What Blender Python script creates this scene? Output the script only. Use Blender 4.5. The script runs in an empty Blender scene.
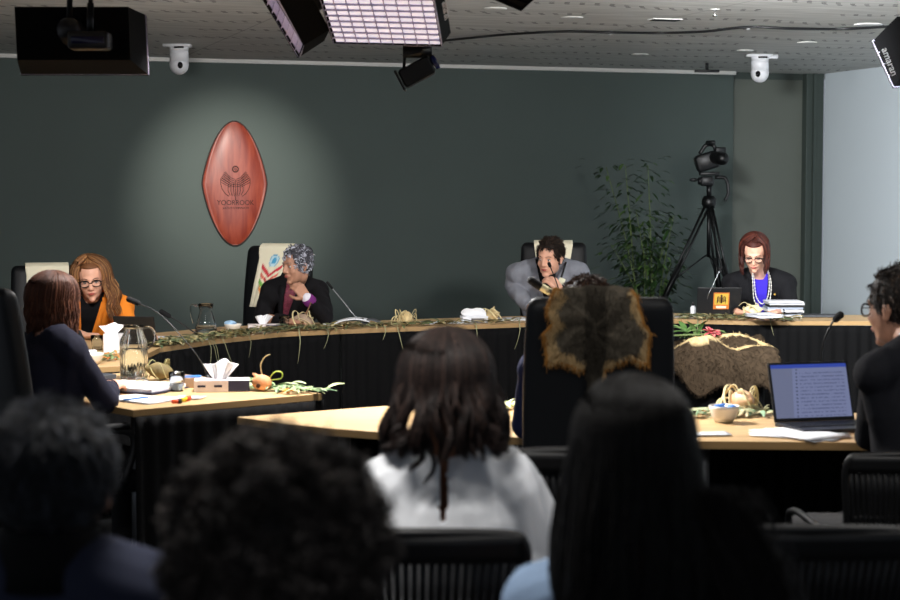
import bpy, math, random
import numpy as np
from mathutils import Vector, Matrix, Euler

scene = bpy.context.scene
PI = math.pi
RNG = np.random.default_rng(7)

# ---------------------------------------------------------------- camera
CAM_H, FPX, TILT = 1.6, 1750.0, math.atan(107/1750)
cam_data = bpy.data.cameras.new('camera')
cam_data.sensor_width = 36; cam_data.lens = FPX*36/900
cam_data.dof.use_dof = True; cam_data.dof.focus_distance = 10.8; cam_data.dof.aperture_fstop = 4.5
cam = bpy.data.objects.new('camera', cam_data)
scene.collection.objects.link(cam)
cam.location = (0, 0, CAM_H); cam.rotation_euler = (PI/2 - TILT, 0, 0)
scene.camera = cam
scene.view_settings.view_transform = 'Standard'
scene.view_settings.look = 'None'
scene.view_settings.exposure = 0.0
scene.view_settings.gamma = 1.0
scene.view_settings.use_curve_mapping = False

# ---------------------------------------------------------------- world: dim ambient fill, added and let in through the unbuilt rear of the room
world = bpy.data.worlds.new('world'); scene.world = world
world.use_nodes = True
world.node_tree.nodes['Background'].inputs[0].default_value = (0.80, 0.88, 1.0, 1)
world.node_tree.nodes['Background'].inputs[1].default_value = 0.30

def area(name, loc, target, sx, sy, power, color=(1, 0.97, 0.93), spread=140):
    l = bpy.data.lights.new(name, 'AREA'); l.shape = 'RECTANGLE'; l.size = sx; l.size_y = sy
    l.energy = power; l.color = color; l.spread = math.radians(spread)
    o = bpy.data.objects.new(name, l); scene.collection.objects.link(o)
    o.location = loc
    o.rotation_euler = (Vector(target)-Vector(loc)).to_track_quat('-Z', 'Y').to_euler()
    return o

def spot(name, loc, target, power, angle, blend=0.6, color=(1, .95, .88), size=0.03):
    l = bpy.data.lights.new(name, 'SPOT'); l.energy = power; l.spot_size = math.radians(angle)
    l.spot_blend = blend; l.color = color; l.shadow_soft_size = size
    o = bpy.data.objects.new(name, l); scene.collection.objects.link(o)
    o.location = loc
    o.rotation_euler = (Vector(target)-Vector(loc)).to_track_quat('-Z', 'Y').to_euler()
    return o

LW = dict(sb1=66, sb2=34, sb3=42, sb4=62, sb5=135, carve=470, down=14, hall=34)
# lamps of the softboxes hanging over the ring of tables
area('lamp_softbox', (-.30, 7.12, 2.18), (.40, 6.85, .8), .38, .42, LW['sb1'], (1, .97, .95), 112)
area('lamp_softbox', (-.80, 7.45, 2.20), (-1.35, 7.6, .75), .3, .5, LW['sb2'], (1, .97, .95), 110)
area('lamp_softbox', (-1.50, 7.56, 2.20), (-1.3, 11.5, .9), .5, .25, LW['sb3'], (1, .97, .95), 120)
area('lamp_softbox', (1.97, 7.95, 2.14), (.9, 11.8, .9), .5, .35, LW['sb4'], (1, .97, .95), 130)
area('lamp_softbox', (.38, 6.95, 2.42), (4.7, 12.6, 1.6), .5, .3, LW['sb5'], (.95, .98, 1), 62)
area('lamp_ceiling_panel', (-.5, 3.1, 2.66), (-.2, 3.3, 0), .6, .6, LW['hall'], (1, .97, .93), 150)
area('lamp_ceiling_panel', (1.6, 3.9, 2.66), (1.4, 4.3, 0), .6, .6, LW['hall']*.5, (1, .97, .93), 150)
# narrow ceiling spotlight that washes the carving
spot('lamp_wall_spot', (-1.15, 11.9, 2.62), (-1.78, 14.5, 1.60), LW['carve'], 40, 1.0, (1, .93, .84))
# ceiling downlights
for dx, dy in ((-2.3, 9.2), (1.3, 9.2), (-.9, 11.9), (2.2, 11.9), (.6, 5.2), (-1.4, 4.6)):
    spot('lamp_downlight', (dx, dy, 2.66), (dx, dy, 0), LW['down'], 120, .7, (1, .95, .9), .05)

# ---------------------------------------------------------------- helpers
def P(px, py, z=None, Y=None):
    """world point seen at photo position (px, py), on height z or at distance Y"""
    ct, st = math.cos(TILT), math.sin(TILT)
    u, v = (px-450)/FPX, (300-py)/FPX
    d = Vector((u, ct+v*st, -st+v*ct))
    t = (z-CAM_H)/d.z if z is not None else Y/d.y
    return Vector((d.x*t, d.y*t, CAM_H+d.z*t))

def lin(c):
    if isinstance(c, str):
        c = [int(c[i:i+2], 16)/255 for i in (0, 2, 4)]
    return tuple(x/12.92 if x <= .04045 else ((x+.055)/1.055)**2.4 for x in c)

MATS = {}
def mat(name, color, rough=.6, metal=0, bump=0, bscale=40, var=0, vscale=6, spec=.5, emit=None, estr=0,
        trans=0, ior=1.45, sheen=0, attr=False, alpha=1, stretch=None):
    if name in MATS: return MATS[name]
    m = bpy.data.materials.new(name); m.use_nodes = True
    nt = m.node_tree; b = nt.nodes['Principled BSDF']
    col = lin(color)
    b.inputs['Base Color'].default_value = (*col, 1)
    b.inputs['Roughness'].default_value = rough; b.inputs['Metallic'].default_value = metal
    b.inputs['Specular IOR Level'].default_value = spec; b.inputs['IOR'].default_value = ior
    b.inputs['Transmission Weight'].default_value = trans
    b.inputs['Sheen Weight'].default_value = sheen
    b.inputs['Alpha'].default_value = alpha
    if emit:
        b.inputs['Emission Color'].default_value = (*lin(emit), 1); b.inputs['Emission Strength'].default_value = estr
    tc = nt.nodes.new('ShaderNodeTexCoord'); src = tc.outputs['Object']
    if stretch:
        mp = nt.nodes.new('ShaderNodeMapping'); mp.inputs['Scale'].default_value = stretch
        nt.links.new(src, mp.inputs[0]); src = mp.outputs[0]
    base = None
    if attr:
        a = nt.nodes.new('ShaderNodeAttribute'); a.attribute_name = 'Col'; base = a.outputs['Color']
        nt.links.new(base, b.inputs['Base Color'])
    if var:
        n = nt.nodes.new('ShaderNodeTexNoise'); n.inputs['Scale'].default_value = vscale; n.inputs['Detail'].default_value = 5
        nt.links.new(src, n.inputs['Vector'])
        mr = nt.nodes.new('ShaderNodeMapRange')
        mr.inputs['From Min'].default_value = .25; mr.inputs['From Max'].default_value = .75
        mr.inputs['To Min'].default_value = 1-var; mr.inputs['To Max'].default_value = 1+var
        nt.links.new(n.outputs['Fac'], mr.inputs['Value'])
        mx = nt.nodes.new('ShaderNodeVectorMath'); mx.operation = 'SCALE'
        if base: nt.links.new(base, mx.inputs[0])
        else: mx.inputs[0].default_value = col
        nt.links.new(mr.outputs[0], mx.inputs['Scale']); nt.links.new(mx.outputs[0], b.inputs['Base Color'])
    if bump:
        n2 = nt.nodes.new('ShaderNodeTexNoise'); n2.inputs['Scale'].default_value = bscale; n2.inputs['Detail'].default_value = 4
        nt.links.new(src, n2.inputs['Vector'])
        bp = nt.nodes.new('ShaderNodeBump'); bp.inputs['Strength'].default_value = bump; bp.inputs['Distance'].default_value = .01
        nt.links.new(n2.outputs['Fac'], bp.inputs['Height']); nt.links.new(bp.outputs[0], b.inputs['Normal'])
    MATS[name] = m
    return m

def wood(name, c1, c2, scale=3, rough=.45, axis=(1, 12, 1), bump=.05):
    if name in MATS: return MATS[name]
    m = mat(name, c1, rough)
    nt = m.node_tree; b = nt.nodes['Principled BSDF']
    tc = nt.nodes.new('ShaderNodeTexCoord'); mp = nt.nodes.new('ShaderNodeMapping'); mp.inputs['Scale'].default_value = axis
    n = nt.nodes.new('ShaderNodeTexNoise'); n.inputs['Scale'].default_value = scale; n.inputs['Detail'].default_value = 8; n.inputs['Distortion'].default_value = .6
    r = nt.nodes.new('ShaderNodeValToRGB')
    r.color_ramp.elements[0].color = (*lin(c1), 1); r.color_ramp.elements[1].color = (*lin(c2), 1)
    r.color_ramp.elements[0].position = .35; r.color_ramp.elements[1].position = .65
    nt.links.new(tc.outputs['Object'], mp.inputs[0]); nt.links.new(mp.outputs[0], n.inputs['Vector'])
    nt.links.new(n.outputs['Fac'], r.inputs[0]); nt.links.new(r.outputs[0], b.inputs['Base Color'])
    bp = nt.nodes.new('ShaderNodeBump'); bp.inputs['Strength'].default_value = bump
    nt.links.new(n.outputs['Fac'], bp.inputs['Height']); nt.links.new(bp.outputs[0], b.inputs['Normal'])
    return m

# --- shapes: every one returns (V array, F list)
def sh_box(c, s, rot=None):
    c = Vector(c); M = rot if rot is not None else Matrix.Identity(3)
    V = [c+M @ Vector((x*s[0]/2, y*s[1]/2, z*s[2]/2)) for x in (-1, 1) for y in (-1, 1) for z in (-1, 1)]
    F = [(0, 1, 3, 2), (4, 6, 7, 5), (0, 4, 5, 1), (2, 3, 7, 6), (0, 2, 6, 4), (1, 5, 7, 3)]
    return np.array(V, float), F

def sh_rbox(c, s, r, rot=None, n=3):
    """box with rounded corners in its own x-z plane (thickness along y), softly crowned"""
    pts = []
    w, h = s[0]/2-r, s[2]/2-r
    for cx, cz, a0 in ((w, h, 0), (-w, h, PI/2), (-w, -h, PI), (w, -h, 1.5*PI)):
        for k in range(n+1):
            a = a0+k*PI/2/n; pts.append((cx+r*math.cos(a), cz+r*math.sin(a)))
    M = rot if rot is not None else Matrix.Identity(3); c = Vector(c)
    V = []; N = len(pts); e = min(r*.5, s[1]*.3)
    rings = [(-s[1]/2, e), (-s[1]/2+e, 0), (s[1]/2-e, 0), (s[1]/2, e)]
    for y, ins in rings:
        kx = (s[0]/2-ins)/(s[0]/2); kz = (s[2]/2-ins)/(s[2]/2)
        for x, z in pts: V.append(c+M @ Vector((x*kx, y, z*kz)))
    F = []
    for i in range(3):
        for j in range(N): F.append((i*N+j, i*N+(j+1) % N, (i+1)*N+(j+1) % N, (i+1)*N+j))
    F.append(tuple(range(N-1, -1, -1))); F.append(tuple(3*N+j for j in range(N)))
    F = [tuple(reversed(f)) for f in F]
    return np.array(V, float), F

def sh_prism(poly, z0, z1):
    n = len(poly)
    A = sum(poly[i][0]*poly[(i+1) % n][1]-poly[(i+1) % n][0]*poly[i][1] for i in range(n))
    if A < 0: poly = poly[::-1]
    V = [(p[0], p[1], z0) for p in poly]+[(p[0], p[1], z1) for p in poly]
    F = [tuple(range(n-1, -1, -1)), tuple(range(n, 2*n))]+[(i, (i+1) % n, n+(i+1) % n, n+i) for i in range(n)]
    return np.array(V, float), F

def sh_ell(c, r, M=None, seg=20, rings=12):
    c = Vector(c); V = []; F = []
    M = M if M is not None else Matrix.Identity(3)
    if not hasattr(r, '__len__'): r = (r, r, r)
    for i in range(1, rings):
        t = PI*i/rings
        for j in range(seg):
            a = 2*PI*j/seg
            V.append(c+M @ Vector((r[0]*math.sin(t)*math.cos(a), r[1]*math.sin(t)*math.sin(a), r[2]*math.cos(t))))
    top = len(V); V.append(c+M @ Vector((0, 0, r[2]))); V.append(c+M @ Vector((0, 0, -r[2])))
    for i in range(rings-2):
        for j in range(seg):
            F.append((i*seg+j, (i+1)*seg+j, (i+1)*seg+(j+1) % seg, i*seg+(j+1) % seg))
    for j in range(seg):
        F.append((top, j, (j+1) % seg)); F.append((top+1, (rings-2)*seg+(j+1) % seg, (rings-2)*seg+j))
    return np.array(V, float), F

def _frames(pts):
    pts = [Vector(p) for p in pts]; n = len(pts); out = []
    t = (pts[1]-pts[0]).normalized()
    a = Vector((0, 0, 1)) if abs(t.z) < .9 else Vector((1, 0, 0))
    u = t.cross(a).normalized()
    for i in range(n):
        t2 = (pts[min(i+1, n-1)]-pts[max(i-1, 0)])
        t2 = t2.normalized() if t2.length > 1e-9 else t
        u = (u-t2*u.dot(t2))
        u = u.normalized() if u.length > 1e-6 else t2.orthogonal().normalized()
        out.append((pts[i], u, t2.cross(u))); t = t2
    return out

def sh_tube(pts, r, sides=8, cap=True, flat=1.0):
    n = len(pts); rr = r if hasattr(r, '__len__') else [r]*n
    V = []; F = []
    for i, (p, u, v) in enumerate(_frames(pts)):
        for j in range(sides):
            a = 2*PI*j/sides
            V.append(p+u*math.cos(a)*rr[i]+v*math.sin(a)*rr[i]*flat)
    for i in range(n-1):
        for j in range(sides):
            F.append((i*sides+j, i*sides+(j+1) % sides, (i+1)*sides+(j+1) % sides, (i+1)*sides+j))
    if cap:
        F.append(tuple(range(sides-1, -1, -1))); F.append(tuple((n-1)*sides+j for j in range(sides)))
    return np.array(V, float), F

def sh_cap(a, b, ra, rb, sides=14, k=4):
    """tapered capsule"""
    a, b = Vector(a), Vector(b); d = (b-a); L = d.length; d = d.normalized() if L > 1e-9 else Vector((0, 0, 1))
    pts, rs = [], []
    for i in range(k, -1, -1):
        t = i/k*PI/2*.97; pts.append(a-d*ra*math.sin(t)); rs.append(ra*math.cos(t))
    for i in range(1, 4): pts.append(a.lerp(b, i/4)); rs.append(ra+(rb-ra)*i/4)
    for i in range(0, k+1):
        t = i/k*PI/2*.97; pts.append(b+d*rb*math.sin(t)); rs.append(rb*math.cos(t))
    return sh_tube(pts, rs, sides)

def sh_lathe(c, prof, seg=24, M=None, sy=1.0):
    """prof = [(r, z)...] bottom to top, closed at both ends if r>0"""
    c = Vector(c); V = []; F = []; n = len(prof)
    M = M if M is not None else Matrix.Identity(3)
    for r, z in prof:
        for j in range(seg):
            a = 2*PI*j/seg; V.append(c+M @ Vector((r*math.cos(a), r*math.sin(a)*sy, z)))
    for i in range(n-1):
        for j in range(seg): F.append((i*seg+j, i*seg+(j+1) % seg, (i+1)*seg+(j+1) % seg, (i+1)*seg+j))
    F.append(tuple(range(seg-1, -1, -1))); F.append(tuple((n-1)*seg+j for j in range(seg)))
    return np.array(V, float), F

def sh_loft(secs, n=28, power=2.3):
    """secs = [(centre, right vec, fwd vec, rx, ryf, ryb)] closed loft"""
    V = []; F = []
    for c, R, Fw, rx, ryf, ryb in secs:
        for j in range(n):
            a = 2*PI*j/n; ca, sa = math.cos(a), math.sin(a)
            q = (abs(ca)**power+abs(sa)**power)**(-1/power)
            V.append(Vector(c)+R*(ca*q*rx)+Fw*(sa*q*(ryf if sa > 0 else ryb)))
    m = len(secs)
    for i in range(m-1):
        for j in range(n): F.append((i*n+j, i*n+(j+1) % n, (i+1)*n+(j+1) % n, (i+1)*n+j))
    F.append(tuple(range(n-1, -1, -1))); F.append(tuple((m-1)*n+j for j in range(n)))
    return np.array(V, float), F

def sh_grid(fn, nu, nv, thick=None):
    V = []; F = []
    for i in range(nu+1):
        for j in range(nv+1): V.append(Vector(fn(i/nu, j/nv)))
    for i in range(nu):
        for j in range(nv):
            a = i*(nv+1)+j; F.append((a, a+nv+1, a+nv+2, a+1))
    return np.array(V, float), F

def join(*sh):
    V = []; F = []; o = 0
    for v, f in sh:
        V.append(v); F += [tuple(i+o for i in q) for q in f]; o += len(v)
    return np.concatenate(V), F

def raw_mesh(name, V, F):
    me = bpy.data.meshes.new(name); me.from_pydata([tuple(v) for v in V], [], F); me.update()
    return me

def fuse(shapes, voxel=.006, smooth=4, fac=.5):
    V, F = join(*shapes)
    me = raw_mesh('tmp', V, F); o = bpy.data.objects.new('tmp', me); scene.collection.objects.link(o)
    r = o.modifiers.new('r', 'REMESH'); r.mode = 'VOXEL'; r.voxel_size = voxel; r.use_smooth_shade = True
    if smooth:
        s = o.modifiers.new('s', 'SMOOTH'); s.factor = fac; s.iterations = smooth
    dg = bpy.context.evaluated_depsgraph_get(); dg.update()
    ev = o.evaluated_get(dg); m2 = ev.to_mesh()
    n = len(m2.vertices); A = np.empty(n*3); m2.vertices.foreach_get('co', A); A = A.reshape(-1, 3).copy()
    FF = [tuple(p.vertices) for p in m2.polygons]
    ev.to_mesh_clear(); bpy.data.objects.remove(o); bpy.data.meshes.remove(me)
    return A, FF

def vnormals(V, F):
    N = np.zeros_like(V)
    q = np.array([f for f in F if len(f) == 4]) if F else np.zeros((0, 4), int)
    if len(q):
        n = np.cross(V[q[:, 2]]-V[q[:, 0]], V[q[:, 3]]-V[q[:, 1]])
        for k in range(4): np.add.at(N, q[:, k], n)
    l = np.linalg.norm(N, axis=1, keepdims=True); l[l == 0] = 1
    return N/l

def wob(V, seed, scale, amp, n=5, stretch=(1, 1, 1)):
    r = np.random.default_rng(seed); out = np.zeros(len(V)); Q = V*np.array(stretch)
    for i in range(n):
        k = r.normal(size=3); k = k/np.linalg.norm(k)*scale*(1+.7*i)
        k2 = r.normal(size=3)*scale*.4
        out += np.sin(Q@k+r.uniform(0, 6.28)+1.3*np.sin(Q@k2+r.uniform(0, 6.28)))/(1+.6*i)
    return out*amp

def folds(V, F, seed, scale=22, amp=.004, stretch=(1, 1, .5)):
    return V+vnormals(V, F)*wob(V, seed, scale, amp, 5, stretch)[:, None], F

def cut(V, F, fn):
    """drop faces whose centre satisfies fn(array)->mask"""
    C = np.array([V[list(f)].mean(0) for f in F]); keep = ~fn(C)
    F2 = [f for f, k in zip(F, keep) if k]
    used = sorted({i for f in F2 for i in f}); mp = {u: i for i, u in enumerate(used)}
    return V[used], [tuple(mp[i] for i in f) for f in F2]

def crease(V, F, seed, scale=16, amp=.006, stretch=(1, 1, .6)):
    r = np.random.default_rng(seed); out = np.zeros(len(V)); Q = V*np.array(stretch)
    for i in range(5):
        k = r.normal(size=3); k = k/np.linalg.norm(k)*scale*(1+.5*i); k2 = r.normal(size=3)*scale*.35; k3 = r.normal(size=3)*scale*.25
        g = .5+.5*np.sin(Q@k3+r.uniform(0, 6.28))
        out += (1-2*np.abs(np.sin(Q@k+r.uniform(0, 6.28)+1.6*np.sin(Q@k2+r.uniform(0, 6.28)))))*g/(1+.5*i)
    return V+vnormals(V, F)*(out*amp)[:, None], F

def setp(o, label=None, cat=None, group=None, kind=None):
    if label: o['label'] = label
    if cat: o['category'] = cat
    if group: o['group'] = group
    if kind: o['kind'] = kind
    return o

def wloc(o):
    v = Vector((0, 0, 0))
    while o: v += o.location; o = o.parent
    return v

def obj(name, sh, m, parent=None, smooth=True, bevel=0, solid=0, colors=None, faces_mat=None, loc=None, subsurf=0, angle=None):
    """links (V,F) given in world coordinates as one mesh object; its origin is its parent's, or loc"""
    V, F = sh
    base = wloc(parent) if parent is not None else Vector(loc or (0, 0, 0))
    V = np.asarray(V, float)-np.array(base)
    me = raw_mesh(name, V, F)
    ms = m if isinstance(m, (list, tuple)) else [m]
    for x in ms: me.materials.append(x)
    if faces_mat is not None: me.polygons.foreach_set('material_index', np.array(faces_mat, dtype=np.int32))
    if smooth: me.polygons.foreach_set('use_smooth', np.ones(len(F), dtype=bool))
    if colors is not None:
        ca = me.color_attributes.new('Col', 'FLOAT_COLOR', 'POINT')
        c4 = np.ones((len(V), 4), dtype=np.float32); c4[:, :3] = colors
        ca.data.foreach_set('color', c4.ravel())
    o = bpy.data.objects.new(name, me); scene.collection.objects.link(o)
    if parent is not None: o.parent = parent
    else: o.location = base
    if solid:
        s = o.modifiers.new('solid', 'SOLIDIFY'); s.thickness = solid; s.offset = 0
    if bevel:
        b = o.modifiers.new('bevel', 'BEVEL'); b.width = bevel; b.segments = 2; b.limit_method = 'ANGLE'; b.angle_limit = math.radians(40)
        b.harden_normals = False
        if smooth: me.shade_auto_smooth() if hasattr(me, 'shade_auto_smooth') else None
    if subsurf:
        s = o.modifiers.new('sub', 'SUBSURF'); s.levels = subsurf; s.render_levels = subsurf
    me.update()
    return o

def thing(name, loc, label, cat, group=None):
    o = bpy.data.objects.new(name, None); scene.collection.objects.link(o)
    o.location = loc; o.empty_display_size = .1
    return setp(o, label, cat, group)

def struct(name, sh, m, **k):
    o = obj(name, sh, m, smooth=False, **k); o['kind'] = 'structure'; return o

def copy_tree(o, parent=None):
    c = o.copy(); scene.collection.objects.link(c); c.parent = parent
    for ch in [x for x in o.children]: copy_tree(ch, c)
    return c

def rotz(a): return Matrix.Rotation(a, 3, 'Z')

def text_shape(s, size, M, origin, depth=.002):
    """text turned into a mesh; M columns = right, up, out"""
    cu = bpy.data.curves.new('t', 'FONT'); cu.body = s; cu.size = size; cu.extrude = depth; cu.align_x = 'CENTER'; cu.align_y = 'CENTER'
    o = bpy.data.objects.new('t', cu); scene.collection.objects.link(o)
    dg = bpy.context.evaluated_depsgraph_get(); dg.update(); ev = o.evaluated_get(dg); m2 = ev.to_mesh()
    V = np.array([Vector(origin)+M @ v.co for v in m2.vertices]); F = [tuple(p.vertices) for p in m2.polygons]
    ev.to_mesh_clear(); bpy.data.objects.remove(o); bpy.data.curves.remove(cu)
    return V, F

def smoothpath(pts, n=16):
    """Catmull-Rom through pts"""
    pts = [Vector(p) for p in pts]; q = [pts[0]*2-pts[1]]+pts+[pts[-1]*2-pts[-2]]; out = []
    m = len(pts)-1; per = max(2, n//m)
    for i in range(m):
        a, b, c, d = q[i:i+4]
        for k in range(per):
            t = k/per
            out.append(.5*((2*b)+(c-a)*t+(2*a-5*b+4*c-d)*t*t+(3*b-a-3*c+d)*t**3))
    out.append(pts[-1]); return out
# ================================================================ THE ROOM
CEIL = 2.7
U = Vector((math.cos(math.radians(18.2)), math.sin(math.radians(18.2)), 0))     # along the green wall
NW = Vector((U.y, -U.x, 0))                                                     # out of the wall, towards us
W0 = Vector((-3.59, 13.95, 0))
def wallpt(px):                                                                 # foot of the green wall under photo column px
    k = (px-450)/1750
    t = (k*W0.y-W0.x)/(U.x-k*U.y)
    return W0+U*t
CORNER = wallpt(823)
M_wall = mat('green wall paint', '46514e', .75, bump=.04, bscale=90, var=.05, vscale=1.5)
M_olive = mat('olive door laminate', '5a5f58', .6, var=.04, vscale=2)
M_frame = mat('dark green frame', '39423e', .5)
M_white = mat('pale wall paint', 'c3ccd2', .8, bump=.03, bscale=60)
M_blackplastic = mat('black plastic', '101113', .45, bump=.05, bscale=200)
M_blackmetal = mat('black metal', '0c0d0e', .38, metal=.3)
M_chrome = mat('chrome', 'c8c8c8', .18, metal=1)
M_glass = mat('clear glass', 'f4f8fa', .02, trans=1, ior=1.28, spec=1.0)
M_water = mat('water', 'f0f7fa', .0, trans=1, ior=1.33)

# ceiling material: grey boards with rows of perforations that follow wavy contour lines
def ceiling_material():
    m = mat('perforated grey ceiling board', '9c9b97', .7)
    nt = m.node_tree; b = nt.nodes['Principled BSDF']; L = nt.links.new
    def node(t, **k):
        n = nt.nodes.new(t)
        for a, v in k.items(): setattr(n, a, v)
        return n
    def mth(op, a, b_=None, c=None):
        n = node('ShaderNodeMath', operation=op)
        for i, x in enumerate((a, b_, c)):
            if x is None: continue
            if isinstance(x, (int, float)): n.inputs[i].default_value = x
            else: L(x, n.inputs[i])
        return n.outputs[0]
    tc = node('ShaderNodeTexCoord')
    mp = node('ShaderNodeMapping'); mp.inputs['Rotation'].default_value = (0, 0, math.radians(-18.2)); L(tc.outputs['Object'], mp.inputs[0])
    sp = node('ShaderNodeSeparateXYZ'); L(mp.outputs[0], sp.inputs[0])
    x, y = sp.outputs[0], sp.outputs[1]
    # nested arcs: distance to the centre of each 2.4 m cell, in rings, broken into dots along the arc
    cx = mth('SUBTRACT', mth('FRACT', mth('DIVIDE', mth('ADD', x, mth('MULTIPLY', mth('FLOOR', mth('DIVIDE', y, .55)), .9)), 2.3)), .5)
    cy = mth('SUBTRACT', mth('FRACT', mth('DIVIDE', y, .55)), .1)
    X = mth('MULTIPLY', cx, 2.3); Y = mth('MULTIPLY', cy, .55)
    # arc index and position
    ringf = mth('DIVIDE', mth('SUBTRACT', X, mth('MULTIPLY', mth('MULTIPLY', Y, Y), 1.6)), .095)
    fr = mth('ABSOLUTE', mth('SUBTRACT', mth('FRACT', ringf), .5))
    dotx = mth('LESS_THAN', fr, .17)
    fy = mth('ABSOLUTE', mth('SUBTRACT', mth('FRACT', mth('DIVIDE', Y, .06)), .5))
    doty = mth('LESS_THAN', fy, .26)
    band = mth('LESS_THAN', mth('ABSOLUTE', mth('SUBTRACT', Y, mth('ADD', .17, mth('MULTIPLY', mth('SINE', mth('MULTIPLY', X, 5.)), .05)))), .062)
    reach = mth('LESS_THAN', mth('ABSOLUTE', X), .85)
    hole = mth('MULTIPLY', mth('MULTIPLY', dotx, doty), mth('MULTIPLY', band, reach))
    seam = mth('LESS_THAN', mth('FRACT', mth('DIVIDE', mth('ADD', y, .2), .6)), .012)
    seam2 = mth('LESS_THAN', mth('FRACT', mth('DIVIDE', x, 2.4)), .004)
    dark = mth('MAXIMUM', hole, mth('MULTIPLY', mth('MAXIMUM', seam, seam2), .45))
    n = node('ShaderNodeTexNoise'); n.inputs['Scale'].default_value = 2.5; n.inputs['Detail'].default_value = 6
    mp2 = node('ShaderNodeMapping'); mp2.inputs['Scale'].default_value = (1, 9, 1); L(mp.outputs[0], mp2.inputs[0]); L(mp2.outputs[0], n.inputs['Vector'])
    r = node('ShaderNodeValToRGB'); r.color_ramp.elements[0].color = (*lin('b3b2ad'), 1); r.color_ramp.elements[1].color = (*lin('d2d1cc'), 1)
    r.color_ramp.elements[0].position = .3; r.color_ramp.elements[1].position = .7
    L(n.outputs['Fac'], r.inputs[0])
    mx = node('ShaderNodeMixRGB'); L(dark, mx.inputs[0]); L(r.outputs[0], mx.inputs[1]); mx.inputs[2].default_value = (.05, .05, .05, 1)
    L(mx.outputs[0], b.inputs['Base Color'])
    return m
M_ceil = ceiling_material()
M_floor = mat('charcoal carpet', '2a2b2e', .95, bump=.3, bscale=300, var=.15, vscale=60)

struct('floor', sh_box((0, 7, -.05), (11, 20, .1)), M_floor)
struct('ceiling', sh_box((0, 8.4, CEIL+.06), (11, 17.2, .12)), M_ceil)
def wallbox(a, b, thick, z0, z1, nrm):
    a, b = Vector(a), Vector(b); q = [a, b, b-nrm*thick, a-nrm*thick]
    return sh_prism([(p.x, p.y) for p in q], z0, z1)
LEFT_END = W0-U*1.4
struct('wall_back', wallbox(LEFT_END, wallpt(732), .15, 0, CEIL, NW), M_wall)
# recessed olive double door leaf to the right of the green wall
da, db = wallpt(732), wallpt(806)
struct('door_1', wallbox(da-NW*.10, db-NW*.10, .05, 0, 2.64, NW), M_olive)
struct('trim_1', wallbox(da-NW*.09, db-NW*.09, .04, 2.64, CEIL, NW), M_frame)
struct('trim_2', wallbox(db-NW*.02, CORNER-NW*.02, .13, 0, CEIL, NW), M_frame, bevel=.003)
struct('trim_3', wallbox(db-NW*.02+U*.06, db-NW*.02+U*.09, -.03, 0, CEIL, NW), M_frame)
RD = NW                                                                          # the pale wall runs towards the camera
q = [CORNER, CORNER+RD*9, CORNER+RD*9+U*.15, CORNER+U*.15]
struct('wall_right', sh_prism([(p.x, p.y) for p in q], 0, CEIL), M_white)
q = [LEFT_END, LEFT_END+RD*6, LEFT_END+RD*6-U*.15, LEFT_END-U*.15]
struct('wall_left', sh_prism([(p.x, p.y) for p in q], 0, CEIL), M_wall)
M_cove = mat('white shadowline trim', 'c9c8c4', .6)
struct('trim_4', wallbox(LEFT_END, wallpt(732), -.05, CEIL-.032, CEIL-.001, NW), M_cove)
struct('baseboard_back', wallbox(LEFT_END, da, -.015, 0, .1, NW), M_frame)

# ================================================================ TABLES
M_oak = wood('light oak laminate', 'b8976b', 'c9a87a', 4, .42, (1, 9, 1), .02)
M_edge = mat('oak edging', '9c7d52', .5)
M_skirt = mat('black table skirt', '060607', .85, spec=.15)
M_leg = mat('grey steel leg', '6b6e72', .35, metal=.8)

def xy(px, py): p = P(px, py, z=.75); return Vector((p.x, p.y, 0))

def skirt_shape(path, z0=.02, z1=.722, pitch=.075, amp=.014, seed=1):
    path = [Vector(p) for p in path]; r = random.Random(seed)
    segs = [(path[i+1]-path[i]).length for i in range(len(path)-1)]; L = sum(segs)
    nu = int(L/.0125)
    def at(s):
        for i, g in enumerate(segs):
            if s <= g or i == len(segs)-1: return path[i].lerp(path[i+1], min(1, s/g)), (path[i+1]-path[i]).normalized()
            s -= g
    def fn(u, v):
        p, t = at(u*L); n = Vector((t.y, -t.x, 0)); s = u*L
        k = amp*(.35+.65*v)*(1+math.sin(2*PI*s/pitch+1.2*math.sin(s*9)))*(1+.3*math.sin(s*5.1+seed))
        q = p+n*(.006+k+.012*v*math.sin(s*3.3+seed)); q.z = z1+(z0-z1)*v; return q
    return sh_grid(fn, nu, 14)

def table(label, poly, inner, legs, seed=1, group=None):
    """poly outline; inner = list of skirted edges as a path walked so that the outside lies on its right"""
    c = sum((Vector(p) for p in poly), Vector())/len(poly)
    t = thing('table', (c.x, c.y, 0), label, 'table', group)
    V, F = sh_prism([(p.x, p.y) for p in poly], .722, .75)
    fm = [0, 0]+[1]*(len(F)-2)
    o = obj('tabletop', (V, F), [M_oak, M_edge], t, smooth=False, faces_mat=fm, bevel=.0015)
    if inner: obj('skirt', skirt_shape(inner, seed=seed), M_skirt, t, solid=.002)
    for l in legs:
        obj('leg', join(sh_tube([(l[0], l[1], 0.008), (l[0], l[1], .722)], .022, 12), sh_lathe((l[0], l[1], 0), [(.035, 0), (.035, .01), (.02, .014)], 12)), M_leg, t)
    return t
def inset(poly, k=.8):
    c = sum((Vector(p) for p in poly), Vector())/len(poly)
    return [(c.lerp(p, k).x, c.lerp(p, k).y) for p in poly]

# counsel table on the left (A)
A1, A2 = xy(133, 410), xy(322, 393.5)
ad = Vector((-.66, .75, 0)).normalized()
A3, A4 = A2+ad*1.3, A1+ad*1.3
table('oak table with black skirt at the left, water pitcher and ring binder on it', [A1, A2, A3, A4], [A1, A2, A3], inset([A1, A2, A3, A4]), 3)
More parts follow.
